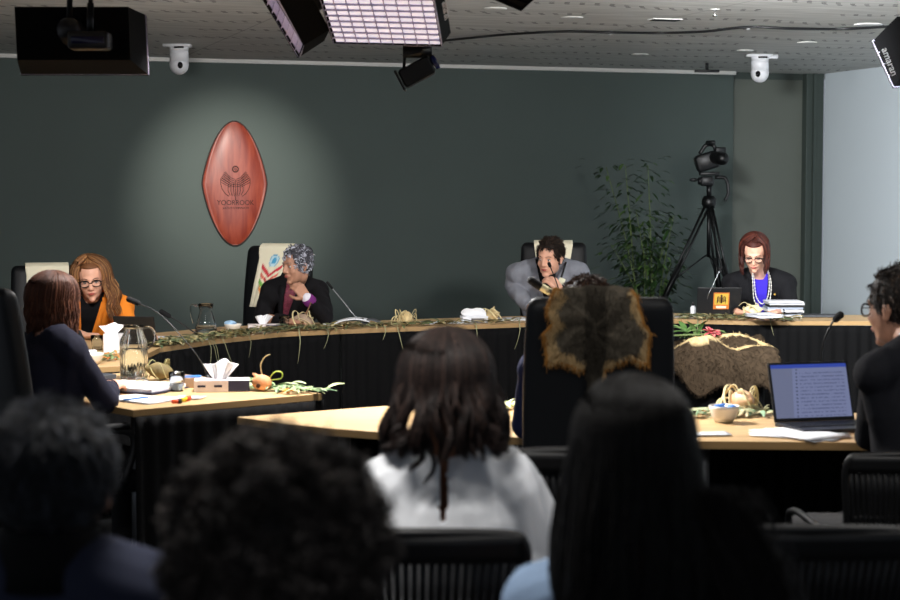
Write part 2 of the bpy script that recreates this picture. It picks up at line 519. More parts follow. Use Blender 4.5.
# the ring of commissioners' tables
I = [xy(122, 366), xy(160, 347.5), xy(215, 339.3), xy(280, 332.5), xy(340, 329.6), xy(522, 323), xy(682, 319.3), xy(749, 321.0), xy(935, 321.5)]
def nrm(a, b): t = (b-a).normalized(); return Vector((-t.y, t.x, 0))
def off(i, d=.62):
    n = (nrm(I[i-1], I[i])+(nrm(I[i], I[i+1]) if i+1 < len(I) else nrm(I[i-1], I[i]))).normalized()
    return I[i]+n*d
T1nl = Vector((-2.45, 8.15, 0))
O2, O4, O5, O6, O8 = off(2), off(4), off(5), off(6), off(8)
T1p = [T1nl, I[0], I[1], I[2], O2, Vector((-2.5, 10.0, 0))]
table('oak table end in front of the woman in the orange jacket', T1p, [T1nl, I[0], I[1], I[2]], inset(T1p), 5)
T2p = [I[2], I[3], I[4], O4, off(3), O2]
table('oak table with a black skirt in front of the grey-haired woman', T2p, [I[2], I[3], I[4]], inset(T2p), 7)
T3p = [I[4], I[5], O5, O4]
table('black-skirted oak table at the centre of the back row, white paper stack on it', T3p, [I[4], I[5]], inset(T3p), 9)
T4p = [I[5], I[6], O6, O5]
table('oak table in front of the man in the grey jacket, mostly behind the fur-covered chair', T4p, [I[5], I[6]], inset(T4p), 11)
T5p = [I[6], I[7], I[8], O8, off(7), O6]
table('black-skirted oak table at the right of the back row, stickered laptop on it', T5p, [I[6], I[7], I[8]], inset(T5p), 13)
# near tables
D = [xy(237, 417), xy(290, 424), xy(332, 428.5), xy(387, 432.5), xy(472, 436)]
Db = [xy(500, 407.5), xy(440, 405.5), xy(384, 406)]
Dp = D+Db
table('bare oak table wing coming to a point, left of the white-blouse woman\'s head', Dp, [xy(500, 408), xy(384, 406.4), xy(240, 416.6)], inset(Dp, .75), 15)
Ep = [D[-1]+Vector((.004, 0, 0)), xy(700, 441), xy(960, 443.5), xy(960, 414.5), Db[0]+Vector((.004, 0, 0))]
table('near oak table at the right with the open laptop, bowl and papers', Ep, [xy(960, 414.9), xy(502, 407.9)], inset(Ep, .8), 17)
# low black-draped table in the middle of the ring
L1, L2 = Vector((.95, 10.22, 0)), Vector((1.85, 10.32, 0))
LD = Vector((-.08, .55, 0))
t = thing('low_table', (1.4, 10.55, 0), 'small black-draped table in the middle of the ring, under the fur cloak', 'table')
obj('tabletop', sh_prism([(p.x, p.y) for p in (L1, L2, L2+LD, L1+LD)], .60, .63), M_skirt, t, smooth=False)
obj('drape', skirt_shape([L1+LD, L1, L2, L2+LD], z1=.60, seed=4, pitch=.11), M_skirt, t, solid=.002)

# ================================================================ CHAIRS
M_leather = mat('black leather', '0d0f12', .5, bump=.04, bscale=80, spec=.3)
M_mesh = mat('black chair plastic', '0b0b0c', .5)
def office_chair(loc, yaw, label, group='high-backed black office chairs', tall=1.24):
    """high-backed chair; local +Y is where the sitter looks"""
    t = thing('office_chair', loc, label, 'chair', group)
    o3 = Vector(loc)
    R = Matrix.Identity(3)
    back = []
    def fn_section(z, k): return (0, -.27-.10*((z-.5)/.75)**1.5+k, z)
    secs = []
    for s in (0, .08, .2, .35, .5, .65, .8, .9, .94, .96, .975, .988, .996, 1.0):
        i = 0 if s == 0 else 1; z = .50+(tall-.50)*s
        y = -.25-.09*s**1.4
        w = .235+.012*math.sin(s*PI)
        e = max(.05, math.sqrt(max(0, 1-((s-.94)/.06)**2))) if s > .94 else 1
        if i == 0: e = .9
        secs.append((Vector((0, y, z)), Vector((1, 0, 0)), Vector((0, 1, 0)), w*(.84+.16*e), .045*e+.004, .04*e+.004))
    V, F = sh_loft(secs, 32, 5)
    obj('backrest', (V+np.array(o3), F), M_leather, t)
    pad = sh_rbox((0, -.292, .97), (.40, .05, .20), .03, Matrix.Rotation(math.radians(6), 3, 'X'))
    obj('headrest', (pad[0]+np.array(o3), pad[1]), M_leather, t)
    seat = sh_rbox((0, .02, .45), (.50, .09, .50), .06, Matrix.Rotation(PI/2, 3, 'X'))
    obj('seat', (seat[0]+np.array(o3), seat[1]), M_leather, t)
    for s in (-1, 1):
        a = sh_tube(smoothpath([(s*.27, -.18, .47), (s*.285, -.17, .62), (s*.285, -.08, .665), (s*.285, .12, .665), (s*.285, .16, .60), (s*.27, .12, .46)], 20), .015, 10)
        b_ = sh_box((s*.285, .01, .685), (.05, .24, .02))
        V, F = join(a, b_); obj('armrest', (V+np.array(o3), F), M_blackplastic, t)
    V, F = join(sh_tube([(0, 0, .1), (0, 0, .42)], .028, 16), sh_lathe((0, 0, .08), [(.045, 0), (.045, .05), (.03, .07)], 16))
    obj('column', (V+np.array(o3), F), M_blackmetal, t)
    for k in range(5):
        a = k*2*PI/5+.3; e = Vector((math.cos(a)*.29, math.sin(a)*.29, .075))
        V, F = sh_tube([(0, 0, .11), tuple(e*.6+Vector((0, 0, .03))), tuple(e)], [.024, .02, .016], 8)
        obj('base_arm', (V+np.array(o3), F), M_blackmetal, t)
        V, F = sh_lathe((e.x, e.y, .029), [(.012, -.018), (.028, -.012), (.028, .012), (.012, .018)], 14, Matrix.Rotation(a, 3, 'Z') @ Matrix.Rotation(PI/2, 3, 'Y'))
        obj('caster', (V+np.array(o3), F), M_blackplastic, t)
    t.rotation_euler = (0, 0, yaw)
    return t
def chair_copy(src, loc, yaw, label, group=None, scale=None):
    c = copy_tree(src); c.location = loc; c.scale = scale or (1, 1, 1); c.rotation_euler = (0, 0, yaw); c['label'] = label
    if group: c['group'] = group
    return c

oc = office_chair((.484, 5.98, 0), 0, 'high-backed black chair at the near table with a brown fur pelt over its top')
chair_copy(oc, (-1.555, 6.99, 0), math.radians(-50), 'high-backed black chair at the left edge, behind the navy-jacket woman')
chair_copy(oc, (-2.52, 10.98, 0), math.radians(198), 'high-backed black chair of the woman in the orange jacket, cream cloth over its top', scale=(.88, .9, .915))
chair_copy(oc, (-1.27, 11.62, 0), math.radians(160), 'high-backed black chair of the grey-haired woman, printed cloth over its top')
chair_copy(oc, (.745, 12.42, 0), math.radians(178), 'high-backed black chair behind the man in the grey jacket')
c = chair_copy(oc, (2.20, 12.50, 0), math.radians(180), 'low black chair under the woman with the blue top'); c.scale = (.8, .9, .78)
chair_copy(oc, (-2.62, 8.75, 0), math.radians(-80), 'high-backed black chair with a white cloth, cut off by the left edge')

oc.scale = (1, 1, 1.02)
M_net = mat('black see-through net', '08080a', .8, alpha=.72, spec=.1)
def audience_chair(loc, label, group='slatted black audience chairs'):
    t = thing('audience_chair', loc, label, 'chair', group); o3 = np.array(loc, float)
    def yb(z): return -.235-.12*(z-.45)/.48
    def wb(z): return .195+.048*min(1, (z-.48)/.42)
    # frame: rounded loop
    pts = []
    for z, k in ((.47, 1), (.6, 1), (.75, 1), (.86, 1)): pts.append((-wb(z), yb(z), z))
    pts += [(-wb(.93)+.012, yb(.915), .915), (-wb(.93)+.05, yb(.93), .93), (0, yb(.93)-.02, .937), (wb(.93)-.05, yb(.93), .93), (wb(.93)-.012, yb(.915), .915)]
    for z in (.86, .75, .6, .47): pts.append((wb(z), yb(z), z))
    V, F = sh_tube(smoothpath(pts, 48), .013, 8, flat=.8)
    V2, F2 = sh_grid(lambda u, v: ((u*2-1)*(wb(.93)-.012), yb(.93-.055*v)-.02*(1-(u*2-1)**2)-.004, .93-.055*v), 16, 3)
    obj('back_frame', (V+o3, F), M_mesh, t)
    obj('top_rail', (V2+o3, F2), M_mesh, t, solid=.014)
    sl = []
    for i in range(27):
        k = (i-13)/13
        p = [(k*(wb(z)-.018), yb(z)-.016*(1-k*k), z) for z in (.885, .8, .7, .6, .5)]
        sl.append(sh_tube(p, .0079, 6))
    for z in (.72, .56):
        sl.append(sh_tube([((i/4-1)*wb(z), yb(z)-.016*(1-(i/4-1)**2), z) for i in range(9)], .005, 5))
    V, F = sh_grid(lambda u, v: ((u*2-1)*(wb(.885-.385*v)-.014), yb(.885-.385*v)-.012*(1-(u*2-1)**2), .885-.385*v), 14, 8); obj('mesh_panel', (V+o3, F), M_net, t)
    V, F = join(*sl); obj('slat_panel', (V+o3, F), M_mesh, t)
    s = sh_rbox((0, .0, .455), (.46, .035, .44), .07, Matrix.Rotation(PI/2, 3, 'X')); obj('seat', (s[0]+o3, s[1]), M_mesh, t)
    for sx in (-1, 1):
        a = sh_tube(smoothpath([(sx*.20, yb(.47), .49), (sx*.235, -.17, .42), (sx*.25, -.25, .0)], 10), .012, 8); obj('leg', (a[0]+o3, a[1]), M_blackmetal, t)
        a = sh_tube(smoothpath([(sx*.20, .18, .44), (sx*.235, .2, .40), (sx*.25, .24, .0)], 10), .012, 8); obj('leg', (a[0]+o3, a[1]), M_blackmetal, t)
        a = sh_tube(smoothpath([(sx*.235, .2, .42), (sx*.27, .2, .6), (sx*.27, .12, .655), (sx*.27, -.15, .66), (sx*.245, yb(.68), .68)], 20), .012, 8); obj('armrest', (a[0]+o3, a[1]), M_blackplastic, t)
    return t
ac = audience_chair((-.087, 3.76, 0), 'slatted black chair that the white-blouse woman sits on')
chair_copy(ac, (.70, 3.80, 0), 0, 'empty slatted black chair at the bottom right corner')
chair_copy(ac, (.405, 4.87, 0), 0, 'empty black chair between the white-blouse woman and the fur-covered chair')
chair_copy(ac, (1.375, 5.42, 0), .05, 'black chair that the dark-suited man at the right edge sits on', scale=(1, 1, .9))
# ================================================================ PEOPLE
def skin_mat(name, c): return mat(name, c, .5, var=.06, vscale=30, bump=.02, bscale=120, spec=.4)
M_skin_fair = skin_mat('fair skin', 'd9a58c'); M_skin_tan = skin_mat('tan skin', 'b0826a'); M_skin_brown = skin_mat('brown skin', '8a5a3f')
M_lip = mat('lips', 'a8564e', .4); M_eye = mat('eye white', 'e4e0da', .2); M_iris = mat('dark iris', '22180f', .15)
M_brow = mat('eyebrow', '2c1e16', .8)
M_spec = mat('dark spectacle frame', '0a0a0d', .6, spec=.2); M_lens = mat('spectacle lens', 'ffffff', .3, alpha=.015, spec=.1)
M_hair = mat('hair', '201612', .55, attr=True, spec=.25)
M_hair_soft = mat('matte hair', '201612', .6, attr=True, spec=.3)

def head_matrix(yaw, pitch=0, roll=0):
    """local +Y is the face direction; pitch>0 looks up"""
    return Matrix.Rotation(yaw, 3, 'Z') @ Matrix.Rotation(pitch, 3, 'X') @ Matrix.Rotation(roll, 3, 'Y')

def head_shapes(C, M, s=1.0, fem=True):
    C = Vector(C); w = lambda p: C+M @ (Vector(p)*s)
    E = lambda c, r: sh_ell(w(c), [x*s for x in r], M, 20, 14)
    K = lambda a, b, ra, rb: sh_cap(w(a), w(b), ra*s, rb*s)
    jw = .044 if fem else .052
    out = [E((0, -.014, .032), (.076, .096, .087)), E((0, .026, -.028), (.061 if fem else .065, .064, .084)),
           E((0, .036, -.076), (jw, .045, .034)), E((0, .070, -.099), (.019 if fem else .025, .017, .016)),
           E((-.034, .057, -.030), (.026, .025, .026)), E((.034, .057, -.030), (.026, .025, .026)),
           E((0, .079, .024), (.050, .013, .011)), K((0, .086, .018), (0, .104, -.026), .008, .0125),
           E((-.011, .096, -.032), (.009, .010, .008)), E((.011, .096, -.032), (.009, .010, .008)),
           E((0, .084, -.058), (.026, .012, .014)),
           E((-.030, .072, .003), (.015, .012, .010)), E((.030, .072, .003), (.015, .012, .010))]
    for sx in (-1, 1):
        out += [E((sx*.078, -.008, -.004), (.008, .018, .026)), E((sx*.077, -.002, -.026), (.008, .011, .014)), K((sx*.082, -.016, .012), (sx*.083, -.022, -.006), .006, .006)]
    return out

def face_parts(root, C, M, s=1.0, glasses=False, lens_col=None, brow=M_brow, closed=False, lip=M_lip):
    C = Vector(C); w = lambda p: C+M @ (Vector(p)*s)
    for sx in (-1, 1):
        if not closed:
            V1 = sh_ell(w((sx*.030, .0765, .003)), [.0115*s, .009*s, .0062*s], M, 12, 8); V2 = sh_ell(w((sx*.030, .0835, .002)), [.0052*s, .003*s, .0052*s], M, 10, 8)
            V, F = join(V1, V2); obj('eye', (V, F), [M_eye, M_iris], root, faces_mat=[0]*len(V1[1])+[1]*len(V2[1]))
            lid = sh_tube([w((sx*(.030+k*.013), .084-abs(k)*.006, .010-abs(k)**2*.005)) for k in (-1, -.5, 0, .5, 1)], .0018*s, 6); obj('eyelid', lid, brow, root)
        else:
            lid = sh_tube([w((sx*(.030+k*.013), .085-abs(k)*.006, -.001+abs(k)**2*.003)) for k in (-1, -.5, 0, .5, 1)], .0018*s, 6); obj('eyelid', lid, brow, root)
        b = sh_tube([w((sx*(.032+k*.018), .0925-(k+1)*.006, .0245+(.004-(k-.1)**2*.005))) for k in (-1, -.5, 0, .5, 1)], [x*s for x in (.0022, .0035, .0036, .003, .0012)], 6, flat=.6); obj('eyebrow', b, brow, root)
    m1 = sh_tube([w((k*.023, .0975-abs(k)**2*.012, -.0565-abs(k)*.001)) for k in (-1, -.6, -.2, .2, .6, 1)], [x*s for x in (.001, .0032, .0045, .0045, .0032, .001)], 8)
    m2 = sh_tube([w((k*.020, .0955-abs(k)**2*.012, -.0635+abs(k)*.003)) for k in (-1, -.6, -.2, .2, .6, 1)], [x*s for x in (.001, .004, .0055, .0055, .004, .001)], 8)
    obj('mouth', join(m1, m2), lip, root)
    if glasses:
        fr = []; le = []
        for sx in (-1, 1):
            ring = [w((sx*.033+.026*math.cos(a)*(1-.1*math.sin(a)), .1005-.006*abs(math.cos(a)), .001+.0185*math.copysign(abs(math.sin(a))**.8, math.sin(a)))) for a in np.linspace(0, 2*PI, 25)]
            fr.append(sh_tube(ring, .0030*s, 6))
            fr.append(sh_tube([w((sx*.059, .094, .008)), w((sx*.078, .05, .007)), w((sx*.084, -.01, .004))], .0020*s, 6))
        fr.append(sh_tube([w((-.008, .1, .004)), w((0, .104, .007)), w((.008, .1, .004))], .0022*s, 6))
        g = thing('spectacles', C, None, None); g.parent = root; g.location = C-root.location
        # a mesh part carrying its lenses
        bpy.data.objects.remove(g)
        gl = obj('spectacles', join(*fr), M_spec, root)
        for sx in (-1, 1):
            ring = [w((sx*.033+.025*math.cos(a), .100-.005*abs(math.cos(a)), .001+.0175*math.sin(a))) for a in np.linspace(0, 2*PI, 20, endpoint=False)]
            V = np.array(ring+[w((sx*.033, .1, .001))]); F = [(i, (i+1) % 20, 20) for i in range(20)]
            le = obj('lens', (V+0, F), M_lens, root, solid=.0008)

def hand_shapes(W, d, n, side, curl=.5, s=1.0, spread=.12, thumb=.7):
    """W wrist, d towards the fingertips, n out of the back of the hand, side=+1: thumb on d x n side"""
    W = Vector(W); d = Vector(d).normalized(); n = Vector(n); n = (n-d*n.dot(d)).normalized(); t = d.cross(n)*side
    out = []
    k = [(-.030, .084, .0085, (.030, .020, .016)), (-.010, .090, .0092, (.038, .026, .019)), (.011, .088, .0092, (.036, .025, .019)), (.031, .080, .0085, (.034, .022, .018))]
    # from little finger (-) to index (+) where + is the thumb side
    for x, L, r, ph in k:
        a = W+t*(x*.6*s)+d*(.006*s); b = W+t*(x*s)+d*(L*s)+n*(.002*s)
        out.append(sh_cap(a, b, .0145*s, .0120*s, 10, 3))
        p = b; ang = 0; sp = x*spread/.03
        for i, l in enumerate(ph):
            ang += curl*(.9, .95, .6)[i]
            dd = (d*math.cos(ang)-n*math.sin(ang)+t*(sp*math.cos(ang)*.5)).normalized()
            q = p+dd*(l*s); out.append(sh_cap(p, q, (r-.0006*i)*s, (r-.0006*(i+1)-.0004)*s, 10, 3)); p = q
    out.append(sh_ell(W+d*(.048*s)-n*(.004*s), (.036*s, .045*s, .014*s), Matrix((t, d, n)).transposed(), 14, 10))
    a = W+t*(.022*s)+d*(.018*s)-n*(.006*s); b = a+(t*.75+d*.55-n*.35).normalized()*(.040*s)
    dd = (t*.25+d*.9-n*(.15+.5*thumb)).normalized(); c = b+dd*(.032*s)
    dd2 = (d*.9-n*(.2+.6*thumb)-t*.1*thumb).normalized(); e = c+dd2*(.026*s)
    out += [sh_cap(a, b, .0155*s, .0125*s, 10, 3), sh_cap(b, c, .0118*s, .0105*s, 10, 3), sh_cap(c, e, .0105*s, .0085*s, 10, 3)]
    return out

class Person:
    """joint layout of a seated figure, all in world coordinates"""
    def __init__(s, label, hip, yaw, shoulder, head, hyaw, hpitch=0, hroll=0, syaw=None, width=.175, fem=True, scale=1.0,
                 arms=None, skin=None, group=None, bulk=1.0, hs=1.0, seat=.50):
        s.hip = Vector((hip[0], hip[1], seat)); s.S = Vector(shoulder); s.H = Vector(head); s.M = head_matrix(hyaw, hpitch, hroll); s.hs = hs
        s.F = Vector((-math.sin(yaw), math.cos(yaw), 0)); s.R = Vector((math.cos(yaw), math.sin(yaw), 0))
        sy = yaw if syaw is None else syaw
        s.Fs = Vector((-math.sin(sy), math.cos(sy), 0)); s.Rs = Vector((math.cos(sy), math.sin(sy), 0))
        s.w = width; s.bulk = bulk; s.fem = fem
        s.neck = s.S+Vector((0, 0, .045))-s.Fs*.01
        s.up = (s.S-s.hip).normalized()
        s.sh = {1: s.S+s.Rs*width-Vector((0, 0, .02)), -1: s.S-s.Rs*width-Vector((0, 0, .02))}
        s.arms = arms or {}
        s.skin = skin
        s.root = thing('person', (s.hip.x, s.hip.y, 0), label, 'person', group)
    def torso(s, o=0.0, zlo=0.0, zhi=1.0, flare=0):
        secs = []
        prof = [(0.0, .165, .105, .125), (.18, .160, .110, .115), (.42, .138, .100, .100), (.62, .148, .112, .105), (.80, .160, .112, .108), (.93, .150, .090, .095), (1.0, .110, .060, .07)]
        for t, rx, ryf, ryb in prof:
            if t < zlo or t > zhi: continue
            c = s.hip.lerp(s.S, t)+s.F*(-.02*math.sin(t*PI))
            k = t; R = (s.R*(1-k)+s.Rs*k).normalized(); Fw = (s.F*(1-k)+s.Fs*k).normalized()
            b = s.bulk; wk = s.w/.175
            secs.append((c, R, Fw, (rx*b*(1+(wk-1)*k)+o+flare*(1-t)), ryf*b+o, ryb*b+o))
        out = [sh_loft(secs)]
        for sg in (1, -1):
            out.append(sh_cap(s.neck-Vector((0, 0, .02))+s.Rs*.03*sg, s.sh[sg]-Vector((0, 0, .01)), .050+o, .056*min(s.bulk, 1.15)+o))
        return out
    def neckcap(s, o=0):
        a = s.H+s.M @ (Vector((0, -.022, -.065))*s.hs); return [sh_cap(s.neck-Vector((0, 0, .03)), a, .058*s.hs+o, .050*s.hs+o)]
    def arm(s, sg, o=0.0, upto=1.0, k=1.0):
        e, w = Vector(s.arms[sg]['e']), Vector(s.arms[sg]['w']); b = min(s.bulk, 1.12)*k
        ww = e.lerp(w, upto)
        return [sh_cap(s.sh[sg], e, .050*b+o, .038*b+o), sh_cap(e, ww, .038*b+o, (.038+(.024-.038)*upto)*b+o)]
    def legs(s, o=0.0):
        out = []
        for sg in (1, -1):
            h = s.hip+s.R*.085*sg-Vector((0, 0, .0)); kn = s.hip+s.F*.40+s.R*.10*sg+Vector((0, 0, -.02)); an = s.hip+s.F*.38+s.R*.10*sg; an.z = .09
            h.z = s.hip.z+.02
            out += [sh_cap(h, kn, .078+o, .055+o, 12, 3), sh_cap(kn, an, .053+o, .034+o, 12, 3)]
        return out
    def body(s, voxel=.0055, legs=True):
        sh = head_shapes(s.H, s.M, s.hs, s.fem)+s.neckcap()+s.torso(-.004)
        for sg, a in s.arms.items():
            sh += s.arm(sg)
            if a.get('hand', True): sh += hand_shapes(a['w'], a['d'], a['n'], a.get('side', 1), a.get('curl', .5), a.get('hs', 1.0), a.get('spread', .12), a.get('thumb', .7))
        if legs: sh += s.legs(-.003)
        V, F = fuse(sh, voxel, 3, .5)
        o = obj('body', (V, F), s.skin, s.root)
        return o
    def trousers(s, m, shoes=True):
        V, F = fuse(s.legs(.012)+[sh_loft([(s.hip+Vector((0, 0, -.05)), s.R, s.F, .17*s.bulk, .11, .125), (s.hip+Vector((0, 0, .09)), s.R, s.F, .168*s.bulk, .118, .125)])], .011, 4)
        obj('trousers', folds(V, F, 5, 20, .003), m, s.root)
        for sg in (1, -1):
            an = s.hip+s.F*.38+s.R*.10*sg; an.z = .045
            V, F = fuse([sh_cap(an-s.F*.03, an+s.F*.13, .036, .030, 12, 3), sh_box(an+s.F*.05+Vector((0, 0, -.03)), (.07, .07, .03)), sh_cap(an+Vector((0, 0, 0)), an+Vector((0, 0, .06)), .034, .036, 12, 3)], .008, 3)
            obj('shoe', (V, F), M_shoe, s.root)
    def loc(s, V, shoulder=True):
        """garment-local coordinates: across, forward, height over the hip (0..1 = hip..shoulder)"""
        d = V-np.array(s.hip); L = (s.S-s.hip); t = d[:, 2]/L.z
        c = np.array(s.hip)+np.outer(t, np.array(L)); q = V-c
        k = np.clip(t, 0, 1)[:, None]
        R = np.array(s.R)*(1-k)+np.array(s.Rs)*k; Fw = np.array(s.F)*(1-k)+np.array(s.Fs)*k
        return (q*R).sum(1), (q*Fw).sum(1), t
    def jacket(s, m, name='jacket', o=.020, opening=None, voxel=.008, seed=1, amp=.004, sleeve=.97, stretch=(1, 1, .45), back_open=None, zlo=0.0, collar=True, scale=22, sk=1.0, solid=.005, neck_r=.074, extra=None, cr=.6):
        sh = s.torso(o, zlo)
        for sg in s.arms: sh += s.arm(sg, o*.75, sleeve, sk)
        for sg in (1, -1): sh.append(sh_cap(s.sh[sg]-s.Rs*.012*sg-Vector((0, 0, .03)), s.hip.lerp(s.S, .58)+s.R*.105*sg, .050+o, .045+o))
        V, F = fuse(sh+(extra or []), voxel, 6)
        V, F = folds(V, F, seed, scale, amp*.6, stretch); V, F = crease(V, F, seed+3, scale*.9, amp*cr, stretch)
        neckp = np.array(s.neck); hn = np.array(s.H)
        def rm(C):
            x, y, t = s.loc(C)
            r = np.sqrt(((C-neckp-np.array((0, 0, .03)))**2).sum(1))
            mk = (r < neck_r)
            if opening:
                top, wid, bottom = opening
                u = np.clip((t-bottom)/(top-bottom), 0, 1.4)
                mk |= (y > .0) & (t > bottom) & (np.abs(x) < wid*u+.001) & (t < 1.3)
            if back_open:
                w_, b_, sx = back_open
                mk |= (y < 0) & (t > b_) & (np.abs(x-sx) < w_*np.clip((t-b_)/(1.0-b_)*1.6, 0, 1))
            return mk
        V, F = cut(V, F, rm)
        for sg in s.arms:
            e, w = Vector(s.arms[sg]['e']), Vector(s.arms[sg]['w']); ax = np.array((w-e).normalized()); cw = np.array(e.lerp(w, sleeve+.0))
            V, F = cut(V, F, lambda C: (((C-cw)@ax) > .004) & (np.linalg.norm(C-cw, axis=1) < .07) & (((C-cw)@ax) < .09))
        return obj(name, (V, F), m, s.root, solid=solid)
    def shirt(s, m, name='shirt', o=.008, voxel=.009, neck=.062, seed=3, sleeves=False, sleeve=.9, amp=.002):
        sh = s.torso(o)
        if sleeves:
            for sg in s.arms: sh += s.arm(sg, o*.8, sleeve)
        V, F = fuse(sh, voxel, 4); V, F = folds(V, F, seed, 30, amp)
        neckp = np.array(s.neck+Vector((0, 0, .03))+s.Fs*.02)
        V, F = cut(V, F, lambda C: np.linalg.norm(C-neckp, axis=1) < neck)
        return obj(name, (V, F), m, s.root, solid=.003)
    def lapels(s, m, opening, o=.030, w=.045, name='lapel'):
        top, wid, bottom = opening
        for sg in (1, -1):
            pts_in = []; pts_out = []
            for i in range(9):
                t = bottom+(1.03-bottom)*i/8
                u = np.clip((t-bottom)/(top-bottom), 0, 1.2)
                c = s.hip.lerp(s.S, t); k = min(t, 1); R = (s.R*(1-k)+s.Rs*k); Fw = (s.F*(1-k)+s.Fs*k)
                # torso front depth at this height
                dep = np.interp(t, [0, .18, .42, .62, .80, .93, 1.03], [.105, .11, .10, .112, .112, .090, .05])*s.bulk+o
                x = wid*u
                def pt(x, lift):
                    rx = .155*s.bulk; q = math.sqrt(max(.05, 1-(x/rx)**2))
                    return c+R*(x*sg)+Fw*(dep*q-.02*math.sin(t*PI)+lift)
                ww = w*math.sin(min(1, (i/8)*1.25+.05)*PI*.55)
                pts_in.append(pt(x-.002, .002)); pts_out.append(pt(x+ww, .006))
            V = np.array(pts_in+pts_out); n = 9
            F = [(i, i+1, n+i+1, n+i) for i in range(8)]
            obj(name, (V, F), m, s.root, solid=.004)

# --- hair
def strands(name, paths, radii, cols, m, root, sides=3):
    """paths: list of (n,3) arrays; one mesh part of many thin tapered locks"""
    Vs, Fs, Cs = [], [], []; o = 0
    ang = np.arange(sides)*2*PI/sides
    for p, r, c in zip(paths, radii, cols):
        p = np.asarray(p, float); n = len(p)
        t = np.gradient(p, axis=0); t /= np.linalg.norm(t, axis=1, keepdims=True)+1e-9
        ref = np.where(np.abs(t[:, 2:3]) < .8, np.array([[0, 0, 1.]]), np.array([[1., 0, 0]]))
        u = np.cross(t, ref); u /= np.linalg.norm(u, axis=1, keepdims=True)+1e-9; v = np.cross(t, u)
        s = np.linspace(0, 1, n); prof = r*np.clip(np.minimum(1, (1-s)*3.5+.12), 0, 1)
        V = p[:, None, :]+(u[:, None, :]*np.cos(ang)[None, :, None]+v[:, None, :]*np.sin(ang)[None, :, None])*prof[:, None, None]
        Vs.append(V.reshape(-1, 3)); Cs.append(np.tile(c, (n*sides, 1)))
        i = np.arange(n-1)[:, None]*sides; j = np.arange(sides)[None, :]; j2 = (j+1) % sides
        q = np.stack([i+j, i+j2, i+sides+j2, i+sides+j], -1).reshape(-1, 4)+o
        Fs.append(q); o += n*sides
    V = np.concatenate(Vs); F = [tuple(f) for f in np.concatenate(Fs).tolist()]
    return obj(name, (V, F), m, root, colors=np.concatenate(Cs))

def hcol(base, n, rng, var=.25, alt=None, pa=0):
    b = np.array(lin(base)); out = b[None]*(1+rng.uniform(-var, var, (n, 1)))
    if alt is not None:
        a = np.array(lin(alt)); m = rng.random((n, 1)) < pa; out = np.where(m, a[None]*(1+rng.uniform(-var, var, (n, 1))), out)
    return out

def hair_cap(C, M, s, r, cut_front, low, m, root, col, grow=.0, seed=1):
    """closed-looking scalp shell; cut_front = half angle of the open face, low = lowest height"""
    V, F = sh_ell((0, -.014, .032), (r[0]-.001, r[1]-.001, r[2]-.002), None, 40, 28)
    def rm(c):
        phi = np.abs(np.arctan2(c[:, 0], c[:, 1]+.014)); z = c[:, 2]
        hl = .062-.10*np.clip((phi-cut_front)/.35, 0, 1)   # hairline height falls behind the temples
        return (z < np.where(phi < cut_front, .083, hl)) & (phi < cut_front+.5) | (z < low)
    V, F = cut(V, F, rm)
    V = V+wob(V, seed, 60, .002)[:, None]*vnormals(V, F)
    W = np.array([Vector(C)+M @ (Vector(v)*s) for v in V])
    return obj('hair_cap', (W, F), m, root, solid=.003, colors=np.tile(np.array(lin(col)), (len(W), 1)))

